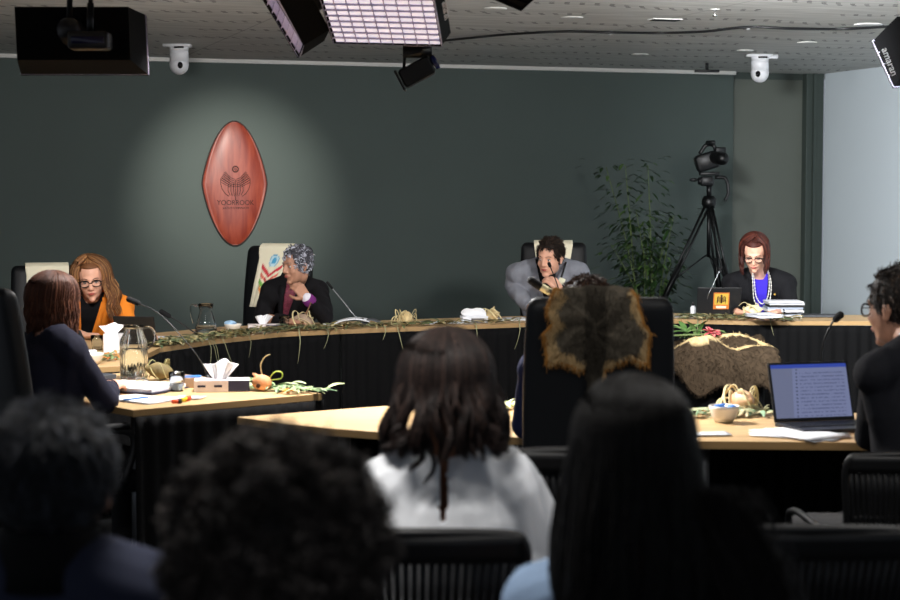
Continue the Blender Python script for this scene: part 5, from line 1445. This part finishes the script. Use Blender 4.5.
# gourd with curled tendrils
g = P(262, 391, z=Z); t = thing('gourd', g, 'peach-brown gourd with curling green tendrils on the left table', 'gourd')
V, F = sh_ell(g+Vector((0, .0, .036)), (.043, .036, .036), Matrix.Rotation(.3, 3, 'Y'), 24, 16); V, F = folds(V, F, 3, 60, .0015); obj('fruit', (V, F), M_gourd, t)
obj('hollow', sh_lathe(g+Vector((-.012, -.0345, .026)), [(.009, 0), (.010, .003), (.002, .002)], 12, Matrix.Rotation(PI/2, 3, 'X')), mat('dark hollow', '3a2317', .9), t)
obj('tip', sh_cap(g+Vector((-.02, 0, .06)), g+Vector((-.036, 0, .074)), .012, .005), M_gourd, t)
obj('tendril', sh_tube(smoothpath([g+Vector((.0, .01, .065)), g+Vector((-.006, .01, .11)), g+Vector((.012, .01, .145)), g+Vector((.035, .01, .157))], 20), .003, 6), M_husk, t)
obj('tendril', sh_tube(smoothpath([g+Vector((.03, 0, .05)), g+Vector((.055, 0, .082)), g+Vector((.085, 0, .080)), g+Vector((.082, 0, .055)), g+Vector((.04, 0, .048))], 24), .006, 6, flat=.5), mat('yellow-green tendril', 'a9b24a', .5), t)
def flower(label, base, r, col, cat='flower', name='paper_daisy'):
    t = thing(name, base, label, cat); b = Vector(base); acc = ([], [], [])
    rng = np.random.default_rng(int(r*1e4)+7)
    for k in range(26):
        a = k*2.4; leaf_geo(acc, b+Vector((0, 0, r*.35)), (math.cos(a), math.sin(a), .9-.03*k), r*1.05, r*.24, np.array(lin(col))*(.75+.4*rng.random()), .2, 4)
    obj('petals', (np.array([tuple(v) for v in acc[0]]), acc[1]), M_leafs, t, colors=np.array(acc[2]))
    obj('centre', sh_ell(b+Vector((0, 0, r*.5)), (r*.4, r*.4, r*.45)), mat('flower centre', 'b5661e', .7), t); return t
flower('small orange-yellow flower head right of the gourd', P(288, 394, z=Z), .026, 'e09a2a')
flower('small orange flower head left of the bowl on the near right table', P(700, 414, z=Z), .026, 'd9713a')
flower('orange flower among the leaves left of the glass pitcher', P(104, 356, z=Z), .020, 'cf5a22')
flower('yellow flower at the table edge right of the grey-haired woman', P(343, 327, z=Z), .022, 'd9c02a')
# protea on the cloak
b = Vector((1.30, 10.50, .74)); t = thing('protea', b, 'pink protea with long green leaves lying on the fur cloak', 'flower'); acc = ([], [], [])
hd_ = P(711, 334, Y=10.45)
for k in range(12): 
    a = k*.55; leaf_geo(acc, P(690+2*k-10, 338, Y=10.5), (math.cos(a), .25*math.sin(a), .55+.2*math.sin(a*3)), .17, .021, np.array(lin('44662e' if k % 2 else '6f8a52')), .25)
obj('leaves', (np.array([tuple(v) for v in acc[0]]), acc[1]), M_leafs, t, colors=np.array(acc[2])); acc = ([], [], [])
for k in range(30):
    a = k*2.4; leaf_geo(acc, hd_, (math.cos(a)*.6+.35, math.sin(a)*.6, .5-.02*k), .062, .013, np.array(lin('c2525a' if k % 3 else 'd98a84')), .1, 4)
obj('petals', (np.array([tuple(v) for v in acc[0]]), acc[1]), M_leafs, t, colors=np.array(acc[2]))
obj('stem', sh_tube([hd_, b+Vector((-.05, 0, .0))], .006, 6), M_stem, t)

# ================================================================ THINGS ON THE TABLES
M_paper = mat('white paper', 'dfe1e6', .8, var=.03, vscale=30); M_box = mat('pale tissue carton', 'd8cdcb', .6, var=.05, vscale=60); M_navyprint = mat('navy print', '23253f', .6)
M_tissue = mat('white tissue', 'f0f1f4', .9); M_china = mat('white china', 'd9d4ca', .25); M_blue = mat('blue wrapper', '3a76c9', .4)
def crumple(fn, seed, amp):
    V, F = fn; V = V+np.stack([wob(V, seed+k, 45, amp) for k in range(3)], 1); return V, F
def tissue_shape(b, w, h, seed):
    def fn(u, v):
        a = (u*2-1); spread = .35+.75*v; x = a*w*spread*.5; y = .012*math.sin(a*9+seed)*(.5+v)+.018*math.cos(a*3.1)*v; z = h*v*(1-.18*abs(a-.2)+.07*math.sin(a*5+seed))
        return b+Vector((x+.010*v, y, z))
    return sh_grid(fn, 26, 14)
def tissue_box(label, base, yaw, s=(.235, .115, .05), tis=(.14, .085), seed=1):
    b = Vector(base); t = thing('tissue_box', b, label, 'tissue box'); M = rotz(yaw)
    obj('carton', sh_box(b+Vector((0, 0, s[2]/2)), s, M), M_box, t, smooth=False, bevel=.002)
    obj('printed_panel', sh_box(b+M @ Vector((s[0]/2-.0445, 0, s[2]/2)), (.0895, s[1]+.0016, s[2]-.004), M), M_navyprint, t, smooth=False)
    for k in (-.085, -.015): obj('printed_mark', sh_box(b+M @ Vector((k*s[0]/.235, -s[1]/2-.0006, s[2]*.5)), (.034, .001, .010), M), M_navyprint, t, smooth=False)
    obj('tissue', tissue_shape(b+Vector((-.01, 0, s[2]-.004)), tis[0], tis[1], seed), M_tissue, t, solid=.0015)
    return t
tissue_box('tissue box with navy end panel and a tall white tissue on the left table', P(222, 390.5, z=Z), R_(6), seed=1)
tissue_box('low tissue box with a tissue peak in front of the grey-haired woman', P(264, 330, z=Z), R_(8), s=(.20, .11, .036), tis=(.10, .065), seed=5)
def bowl(label, base, r, h, inside=None, name='bowl'):
    b = Vector(base); t = thing(name, b, label, 'bowl')
    prof = [(.001, .004), (r*.55, .002), (r*.57, 0), (r*.78, h*.35), (r*.95, h*.8), (r, h), (r*.96, h), (r*.9, h*.75), (r*.7, h*.32), (r*.5, h*.14), (.001, h*.10)]
    obj('shell', sh_lathe(b, prof, 32), M_china, t)
    return t
bowl('white china bowl beside the flax bundle on the near right table', P(724, 422, z=Z), .058, .062)
for k, (dx, dy, c_) in enumerate(((-.02, 0, M_blue), (.015, .012, M_tissue), (.025, -.012, M_blue), (0, .02, M_blue))):
    b = P(724, 422, z=Z)+Vector((dx, dy, .060))
    V, F = sh_ell(b, (.022, .011, .008), rotz(k*1.3), 10, 8); setp(obj('wrapped_sweet', crumple((V, F), k, .0015), c_), 'blue or white wrapped sweet in the near right bowl', 'sweet', 'wrapped sweets in the near right bowl')
bowl('pale bowl of crumpled paper at the left end table, beside the navy-jacket woman', P(91, 364, z=Z), .066, .055)
setp(obj('crumpled_paper', crumple(sh_ell(P(91, 364, z=Z)+Vector((0, 0, .055)), (.04, .035, .022)), 4, .004), M_tissue), 'crumpled white paper in the bowl beside the navy-jacket woman', 'paper')
bowl('small white bowl with a blue lining between the carafe and the low tissue box', P(233, 331, z=Z), .055, .045)
setp(obj('napkin', crumple(sh_ell(P(231, 331, z=Z)+Vector((0, 0, .045)), (.04, .03, .018)), 14, .004), mat('pale blue napkin', '9cc0e0', .8)), 'pale blue napkin in the small bowl right of the carafe', 'napkin')
# tan box with blue top behind the tall tissue box
b = P(193, 387, z=Z); t = thing('card_box', b, 'low tan box with a blue and white top, left of the tall tissue box', 'box')
obj('carton', sh_box(b+Vector((0, 0, .022)), (.085, .07, .044), rotz(.1)), mat('tan card', 'a98a6c', .7), t, smooth=False, bevel=.002)
obj('blue_insert', sh_box(b+Vector((0, 0, .046)), (.07, .055, .006), rotz(.1)), M_blue, t, smooth=False)
# tissue cube beside the orange-jacket woman
b = P(114, 352, z=Z); t = thing('tissue_box', b, 'white cube tissue box with a big tissue below the orange-jacket woman', 'tissue box')
obj('carton', sh_box(b+Vector((0, 0, .05)), (.085, .085, .10), rotz(-.2)), M_paper, t, smooth=False, bevel=.002); obj('tissue', tissue_shape(b+Vector((-.01, -.01, .095)), .13, .06, 8), M_tissue, t, solid=.0015)
def tumbler(label, base, r, h, fill=.4, name='drinking_glass', cat='glass'):
    b = Vector(base); t = thing(name, b, label, cat)
    obj('glass_wall', sh_lathe(b, [(r*.82, 0), (r*.9, h*.5), (r, h), (r*.94, h), (r*.84, h*.5), (r*.74, h*.07), (.001, h*.07)], 28), M_glass, t)
    if fill: obj('water', sh_lathe(b, [(r*.70, h*.075), (r*.79, h*.4), (r*.79, h*fill), (.001, h*fill)], 28), M_water, t)
    return t
tumbler('clear water glass between the papers and the tan box on the left table', P(177, 391, z=Z), .036, .082)
tumbler('clear water glass in front of the grey-haired woman', P(284, 328.5, z=Z), .034, .078)
tumbler('clear glass right behind the white cube tissue box', P(97, 350, z=Z), .034, .080, 0)
# ribbed pitcher
b = P(134, 378.5, z=Z); t = thing('glass_pitcher', b, 'ribbed clear glass water pitcher with a handle on the left table', 'pitcher')
def ribbed(prof, nr, amp, seg=96):
    V, F = sh_lathe(b, prof, seg); V = V.copy(); n = len(prof)
    for i in range(n):
        for j in range(seg):
            k = i*seg+j; d = V[k]-np.array(b); f = 1+amp*math.cos(j*2*PI*nr/seg); V[k, 0] = b.x+d[0]*f; V[k, 1] = b.y+d[1]*f
    return V, F
k_ = .94
obj('glass_wall', ribbed([(.058, 0), (.062, .008), (.062, .165), (.060, .178), (.045, .208), (.043, .230), (.046, .245), (.043, .245), (.040, .228), (.042, .208), (.056, .175), (.058, .163), (.058, .012), (.001, .010)], 24, .022), M_glass, t)
obj('water', sh_lathe(b, [(.001, .0125), (.0555, .0125), (.0555, .135), (.001, .135)], 32), M_water, t)
obj('handle', sh_tube(smoothpath([b+Vector((.042, 0, .232)), b+Vector((.075, 0, .236)), b+Vector((.095, 0, .21)), b+Vector((.090, 0, .165)), b+Vector((.062, 0, .135))], 20), .008, 10, flat=.7), M_glass, t)
# carafe in front of the grey-haired woman
b = P(206, 333, z=Z); t = thing('glass_pitcher', b, 'clear waisted glass carafe with a handle on its left side, on the back table', 'pitcher')
obj('glass_wall', sh_lathe(b, [(.062, 0), (.068, .01), (.062, .05), (.044, .11), (.036, .135), (.044, .165), (.048, .178), (.045, .178), (.034, .135), (.041, .108), (.058, .05), (.062, .014), (.001, .012)], 32), M_glass, t)
obj('water', sh_lathe(b, [(.001, .014), (.060, .016), (.056, .048), (.001, .048)], 28), M_water, t)
obj('handle', sh_tube(smoothpath([b+Vector((-.044, 0, .165)), b+Vector((-.085, 0, .168)), b+Vector((-.090, 0, .12)), b+Vector((-.075, 0, .06))], 18), .010, 10, flat=.6), M_glass, t)
def sheets(label, base, yaw, n, s=(.21, .297), name='paper_stack', cat='papers', m=M_paper, jit=.06, seed=1, th=.0012, cat2=None):
    rng = np.random.default_rng(seed); b = Vector(base); t = thing(name, b, label, cat) if n > 1 else None; o = None
    for k in range(n):
        V, F = sh_grid(lambda u, v: b+rotz(yaw+jit*(rng2-.5)) @ Vector(((u-.5)*s[0], (v-.5)*s[1], th*(k+.6)+(.0035*math.sin(u*3+k)*math.sin(v*4+k)+.0035 if k == n-1 else 0))) , 6, 6) if (rng2 := rng.random()) is not None else None
        o = obj('sheet', (V, F), m, t, solid=th*.8)
    if n == 1: o.name = name; setp(o, label, cat)
    return t or o
def booklet(label, base, yaw, s, h, m=M_paper, name='document_stack', cat='papers', lean=0):
    b = Vector(base); t = thing(name, b, label, cat); z = 0; k = 0; rng = random.Random(int(h*1e4))
    while z < h:
        hh_ = rng.uniform(.006, .016); mm = M_paper if k % 3 != 1 else mat('grey-blue folder', '9aa3b3', .6)
        V, F = sh_box(b+Vector((rng.uniform(-.012, .012)+lean*z, rng.uniform(-.01, .01), z+hh_/2)), (s[0]*rng.uniform(.92, 1), s[1], hh_*.92), rotz(yaw+rng.uniform(-.07, .07)))
        obj('document', (V, F), mm, t, smooth=False, bevel=.001); z += hh_; k += 1
    return t
# left table papers
sheets('white sheet at the front of the left table, near its corner', P(141, 399.5, z=Z), R_(-35), 2, (.30, .21), seed=2)
b = P(136, 389, z=Z+.004); t = thing('ring_binder', b, 'open white ring binder lying in front of the glass pitcher', 'binder')
obj('cover', sh_box(b+Vector((0, 0, .002)), (.36, .28, .004), rotz(R_(-25))), M_navyprint, t, smooth=False)
obj('pages', sh_box(b+Vector((0, 0, .012)), (.34, .26, .016), rotz(R_(-25))), M_paper, t, smooth=False, bevel=.003)
for k in (-1, 0, 1): obj('ring', sh_tube([b+rotz(R_(-25)) @ Vector((.016*math.cos(a), .075*k, .018+.016*math.sin(a))) for a in np.linspace(0, PI, 9)], .0022, 6), M_chrome, t)
def stick(label, a, b_, r, m, name, cat, cap=None, capm=None):
    a, b_ = Vector(a), Vector(b_); t = thing(name, a, label, cat)
    obj('barrel', sh_tube([a, b_], r, 10), m, t)
    if cap: obj('cap', sh_tube([b_.lerp(a, .36), b_+(b_-a)*.05], r*1.25, 10), capm, t)
stick('thin blue pen lying on the front sheet of the left table', P(124, 400, z=Z+.010), P(148, 397, z=Z+.010), .004, M_blue, 'pen', 'pen')
stick('orange highlighter lying at the front of the left table', P(172, 401.5, z=Z+.009), P(181, 401, z=Z+.009), .0085, mat('orange plastic', 'e2501c', .4), 'highlighter', 'highlighter', 1, M_blackplastic)
stick('yellow highlighter lying next to the orange one', P(180, 400, z=Z+.010), P(189, 398, z=Z+.010), .0085, mat('yellow plastic', 'e6d22c', .4), 'highlighter', 'highlighter', 1, mat('orange plastic', 'e2501c', .4))
sheets('small white note under the highlighters', P(190, 398, z=Z), R_(-10), 1, (.12, .09), name='note_paper', cat='paper', seed=5)
setp(obj('dark_notebook', sh_box(P(95, 379, z=Z)+Vector((0, 0, .012)), (.16, .12, .022), rotz(R_(-40))), mat('dark grey cover', '3c4046', .6), smooth=False, bevel=.003), 'dark grey notebook behind the clasped hands of the navy-jacket woman', 'notebook')
# back tables
sheets('white papers in front of the black laptop on the left arm table', P(180, 338.5, z=Z), R_(5), 4, (.34, .21), seed=6, jit=.3)
sheets('white papers under the hand of the woman in the orange jacket', P(143, 342, z=Z), R_(15), 3, (.26, .18), seed=16, jit=.3)
t = thing('magazine', P(347, 327, z=Z), 'open white booklet curling upwards right of the grey-haired woman', 'booklet')
b = P(347, 325.5, z=Z)
V, F = sh_grid(lambda u, v: b+Vector(((u-.5)*.30, (v-.5)*.20, .004+.042*abs(math.sin((u-.12)*PI*.9)))), 20, 4); obj('pages', (V, F), M_paper, t, solid=.006)
V, F = sh_grid(lambda u, v: b+Vector(((u-.5)*.17+.15, (v-.5)*.19, .006+.034*math.sin(u*PI))), 12, 4); obj('cover', (V, F), mat('grey cover', '595c60', .5), t, solid=.005)
sheets('white papers lying left of the small paper stack on the back table', P(446, 323, z=Z), R_(12), 4, (.33, .16), seed=7, jit=.2)
b = P(474, 322.5, z=Z); t = thing('tissue_box', b, 'white tissue packet with a dark label at the centre of the back row', 'tissue box')
obj('carton', sh_box(b+Vector((0, 0, .022)), (.17, .11, .044), rotz(.15)), M_paper, t, smooth=False, bevel=.002)
obj('printed_panel', sh_box(b+Vector((.025, -.057, .018)), (.085, .004, .026), rotz(.15)), mat('grey print', '5f5a58', .6), t, smooth=False)
obj('tissue', crumple(sh_ell(b+Vector((0, 0, .062)), (.082, .045, .034), None, 18, 10), 6, .005), M_tissue, t)
sheets('white papers under the elbow of the man in the grey jacket', P(511, 319.5, z=Z), R_(10), 3, (.2, .2), seed=8)
# right back table
b = P(715, 316, z=Z)
def laptop(label, base, yaw, w, d, tilt, lidm, screen=None, scm=None):
    b = Vector(base); t = thing('laptop', b, label, 'laptop'); M = rotz(yaw)
    obj('keyboard_base', sh_box(b+M @ Vector((0, 0, .009)), (w, d, .014), M), mat('dark laptop case', '1e2023', .4), t, smooth=False, bevel=.003)
    kb = []
    for r_ in range(5):
        for k in range(13): kb.append(sh_box(b+M @ Vector(((k-6)*w*.068, d*.30-r_*d*.105, .0175)), (w*.056, d*.082, .003), M))
    obj('keys', join(*kb), M_blackplastic, t, smooth=False)
    hinge = b+M @ Vector((0, d/2, .016)); T = M @ Matrix.Rotation(-tilt, 3, 'X'); h = d*.98
    lid = obj('lid', sh_box(hinge+T @ Vector((0, .004, h/2)), (w, .008, h), T), lidm, t, smooth=False, bevel=.003)
    if scm: obj('screen', sh_box(hinge+T @ Vector((0, -.0006, h/2+.002)), (w*.94, .002, h*.90), T), scm, lid, smooth=False)
    return t, lid, hinge, T, h
M_lid = mat('black laptop lid', '141517', .4)
t, lid, hg, T, h = laptop('black laptop seen from behind with an orange crest sticker, in front of the blue-top woman', P(716, 316, z=Z), R_(180), .30, .20, R_(14), M_lid)
c0 = hg+T @ Vector((-.015, .0088, h*.52)); Mb = T @ Matrix.Rotation(PI, 3, 'Z')
st = obj('sticker', sh_box(c0, (.108, .0012, .118), T), mat('orange sticker', 'b8692c', .45), lid, smooth=False)
obj('sticker_field', sh_box(c0+T @ Vector((0, .0008, .012)), (.094, .0008, .078), T), mat('gold field', 'b99a3c', .45), lid, smooth=False)
em = [sh_ell(c0+T @ Vector((0, .0018, .036)), (.008, .001, .009), T, 10, 6), sh_box(c0+T @ Vector((0, .0018, .010)), (.010, .001, .05), T)]
for sx in (-1, 1):
    for k in range(5): em.append(sh_tube([c0+T @ Vector((0, .002, .018-k*.008)), c0+T @ Vector((sx*.022, .002, .034-k*.008)), c0+T @ Vector((sx*.030, .002, .020-k*.009))], .0022, 5))
obj('crest', join(*em), mat('dark crest', '3a2214', .6), lid)
R3 = Matrix((T @ Vector((-1, 0, 0)), T @ Vector((0, 0, 1)), T @ Vector((0, 1, 0)))).transposed()
obj('sticker_band', sh_box(c0+T @ Vector((0, .0012, -.044)), (.070, .001, .016), T), mat('pale band', 'd9cdb8', .5), lid, smooth=False)
laptop('black laptop seen from behind in front of the woman in the orange jacket', P(142, 345, z=Z), R_(172), .235, .17, R_(20), M_lid)
# the lit laptop on the near right table
def screen_mat():
    m = mat('lit laptop screen', '202532', .3, emit='8f96b8', estr=.42); nt = m.node_tree; b = nt.nodes['Principled BSDF']; L = nt.links.new
    tc = nt.nodes.new('ShaderNodeTexCoord'); sx = nt.nodes.new('ShaderNodeSeparateXYZ'); L(tc.outputs['Generated'], sx.inputs[0])
    def mth(op, *a):
        n = nt.nodes.new('ShaderNodeMath'); n.operation = op
        for i, x in enumerate(a):
            if isinstance(x, (int, float)): n.inputs[i].default_value = x
            else: L(x, n.inputs[i])
        return n.outputs[0]
    u, v = sx.outputs[0], sx.outputs[2]
    ns = nt.nodes.new('ShaderNodeTexNoise'); ns.inputs['Scale'].default_value = 30; mp = nt.nodes.new('ShaderNodeMapping'); mp.inputs['Scale'].default_value = (1.2, 1, 1.1); L(tc.outputs['Generated'], mp.inputs[0]); L(mp.outputs[0], ns.inputs['Vector'])
    row = mth('LESS_THAN', mth('ABSOLUTE', mth('SUBTRACT', mth('FRACT', mth('MULTIPLY', v, 15)), .5)), .17)
    body = mth('MULTIPLY', mth('MULTIPLY', mth('GREATER_THAN', u, .36), mth('LESS_THAN', u, .93)), mth('LESS_THAN', v, .86))
    txt = mth('MULTIPLY', mth('MULTIPLY', row, body), mth('GREATER_THAN', ns.outputs['Fac'], .47))
    bul = mth('MULTIPLY', mth('LESS_THAN', mth('ABSOLUTE', mth('SUBTRACT', u, .32)), .010), row)
    top = mth('GREATER_THAN', v, .93)
    c = None
    def mix(f, a, bb):
        n = nt.nodes.new('ShaderNodeMixRGB'); L(f, n.inputs[0])
        for i, x in ((1, a), (2, bb)):
            if isinstance(x, str): n.inputs[i].default_value = (*lin(x), 1)
            else: L(x, n.inputs[i])
        return n.outputs[0]
    c = mix(mth('GREATER_THAN', u, .27), '7f86a6', '8b94bd'); c = mix(txt, c, '666d92'); c = mix(bul, c, '2a2c3c'); c = mix(top, c, '3c56c4')
    L(c, b.inputs['Emission Color']); b.inputs['Emission Strength'].default_value = .60
    return m
lw = laptop('open laptop with a lit page of text on the near table, before the suited man', P(833, 431, z=Z)+Vector((0, .05, 0)), R_(16), .325, .225, R_(17), M_lid, scm=screen_mat())
# right table papers
sheets('fan of white papers in front of the open laptop', P(800, 435, z=Z)+Vector((0, 0, 0)), R_(60), 4, (.21, .30), seed=11, jit=1.0)
sheets('white sheet beside the white bowl, cut off by the black-haired head', P(708, 434.5, z=Z), R_(5), 1, (.15, .10), name='note_paper', cat='paper', seed=12)
t = thing('document_stack', P(782, 316, z=Z), 'pile of white documents and folders in front of the blue-top woman', 'papers')
b = P(783, 316.5, z=Z); z = 0; rr = random.Random(4)
for k in range(11):
    hh_ = rr.choice([.008, .010, .014]); mm = (M_paper, M_paper, mat('grey-blue folder', '8f99aa', .6), M_blackplastic, M_paper)[k % 5]
    obj('document', sh_box(b+Vector((rr.uniform(-.01, .01)-(.0 if k < 5 else .0), rr.uniform(-.02, .02), z+hh_/2)), ((.24 if k > 4 else .22), .24, hh_*.9), rotz(rr.uniform(-.08, .08))), mm, t, smooth=False, bevel=.001); z += hh_
sheets('loose pages sliding off the document pile in front of the blue-top woman', P(764, 317, z=Z+.035), R_(12), 5, (.17, .23), seed=14, jit=.3, th=.004)
setp(obj('tablet_folder', sh_box(P(818, 316.6, z=Z)+Vector((0, 0, .008)), (.32, .17, .014), rotz(-.05)), mat('dark grey folder', '3b3d42', .5), smooth=False, bevel=.003), 'dark flat folder right of the document pile', 'folder')
b = P(693, 316, z=Z); t = thing('bottle', b, 'small white bottle with a dark cap left of the stickered laptop', 'bottle')
obj('body', sh_lathe(b, [(.017, 0), (.019, .004), (.019, .06), (.010, .072)], 18), M_wp, t); obj('cap', sh_lathe(b, [(.010, .072), (.010, .095), (.004, .10)], 14), M_blackplastic, t)
sheets('cream papers left of the small white bottle', P(681, 316.5, z=Z), R_(0), 3, (.12, .16), seed=15)
# card and tissue by the suited man
setp(obj('tissue_wad', crumple(sh_ell(P(880, 436, z=Z)+Vector((0, 0, .03)), (.018, .02, .03)), 9, .003), M_tissue), 'white tissue wad behind the elbow of the dark-suited man', 'tissue')
setp(obj('orange_card', sh_box(P(880, 440, z=Z)+Vector((0, 0, .004)), (.07, .08, .007), rotz(.3)), mat('orange card', 'b4683c', .6), smooth=False), 'orange card on the table behind the elbow of the suited man', 'card')

# ---------------- gooseneck microphones
def gooseneck(label, base, pts, yaw=0, foam=.011, flen=.045, r=.0035, mfoam=None, mstem=None):
    b = Vector(base); t = thing('microphone', b, label, 'microphone')
    obj('base', join(sh_rbox(b+Vector((0, 0, .014)), (.08, .026, .11), .012, rotz(yaw) @ Matrix.Rotation(PI/2, 3, 'X')), sh_lathe(b+Vector((0, 0, .02)), [(.014, 0), (.010, .03)], 12)), M_blackplastic, t)
    path = smoothpath([b+Vector((0, 0, .04))]+[Vector(q) for q in pts], 24)
    obj('gooseneck', sh_tube(path, r, 8), mstem or M_blackmetal, t)
    a = path[-1]; d = (path[-1]-path[-3]).normalized()
    obj('head', sh_cap(a, a+d*flen, foam, foam*1.05, 12), mfoam or mat('black foam', '08080a', .95), t); return t
q = P(206, 388, z=Z)+Vector((0, .06, 0))
gooseneck('long gooseneck microphone on the left table, its head above the black laptop', q, [P(199, 358, Y=q.y+.01), P(173, 327, Y=q.y+.05), P(155, 311, Y=q.y+.08), P(138, 303, Y=q.y+.1)], r=.0024, foam=.013, mstem=M_blackplastic)
q = P(199, 338, z=Z)
gooseneck('gooseneck microphone on the back table left of the carafe, bent over the laptop', q, [P(194, 332, Y=q.y), P(180, 322.5, Y=q.y), P(169, 316, Y=q.y)], foam=.014, flen=.05, r=.004)
q = P(362, 326, z=Z)
gooseneck('slim gooseneck microphone leaning left towards the grey-haired woman', q, [P(355, 316, Y=q.y), P(342, 300, Y=q.y), P(332, 288, Y=q.y)], foam=.008, flen=.045, r=.0035, mstem=mat('steel stem', '9b9da0', .3, metal=.8))
q = P(90, 359, z=Z)
gooseneck('short microphone on the left end table beside the pale bowl', q, [P(88, 350, Y=q.y), P(83, 340, Y=q.y)], foam=.010, r=.004)
q = P(826, 420, z=Z)+Vector((0, .12, 0))
gooseneck('gooseneck microphone on the near table behind the open laptop', q, [P(820, 380, Y=q.y), P(823, 345, Y=q.y), P(831, 325, Y=q.y), P(836, 319, Y=q.y)], foam=.014, flen=.022, r=.004)
q = P(563, 405, z=Z)+Vector((0, -.1, 0)); q.y = 6.6; q.x = P(563, 400, Y=6.6).x
t = gooseneck('gooseneck microphone with a beige band, pointing at the man in the grey jacket', q, [P(570, 340, Y=6.6), P(560, 300, Y=6.6), P(552, 293, Y=6.6)], foam=.015, flen=.001, r=.006)
a, b_, c_ = P(552, 293, Y=6.6), P(539.5, 286, Y=6.6), P(531, 280.5, Y=6.6)
obj('beige_band', sh_cap(a, b_, .0145, .0145, 14), mat('beige band', 'cfc9a0', .5), t); obj('foam_tip', sh_cap(b_, c_, .0165, .0155, 14), mat('black foam', '08080a', .95), t)
q = P(566, 321, z=Z)+Vector((0, .1, 0))
gooseneck('thin microphone right in front of the mouth of the man in grey', q, [P(562, 300, Y=11.82), P(556, 281, Y=11.82), P(550, 266, Y=11.80)], foam=.011, flen=.018, r=.004)
q = P(717, 318, z=Z)+Vector((0, -.02, 0))
gooseneck('thin microphone leaning right behind the stickered laptop', P(706, 315.5, z=Z), [P(708, 296, Y=11.9), P(714, 283, Y=11.9), P(720, 270, Y=11.9)], foam=.008, flen=.02, r=.0028, mstem=mat('steel stem', '9b9da0', .3, metal=.8))
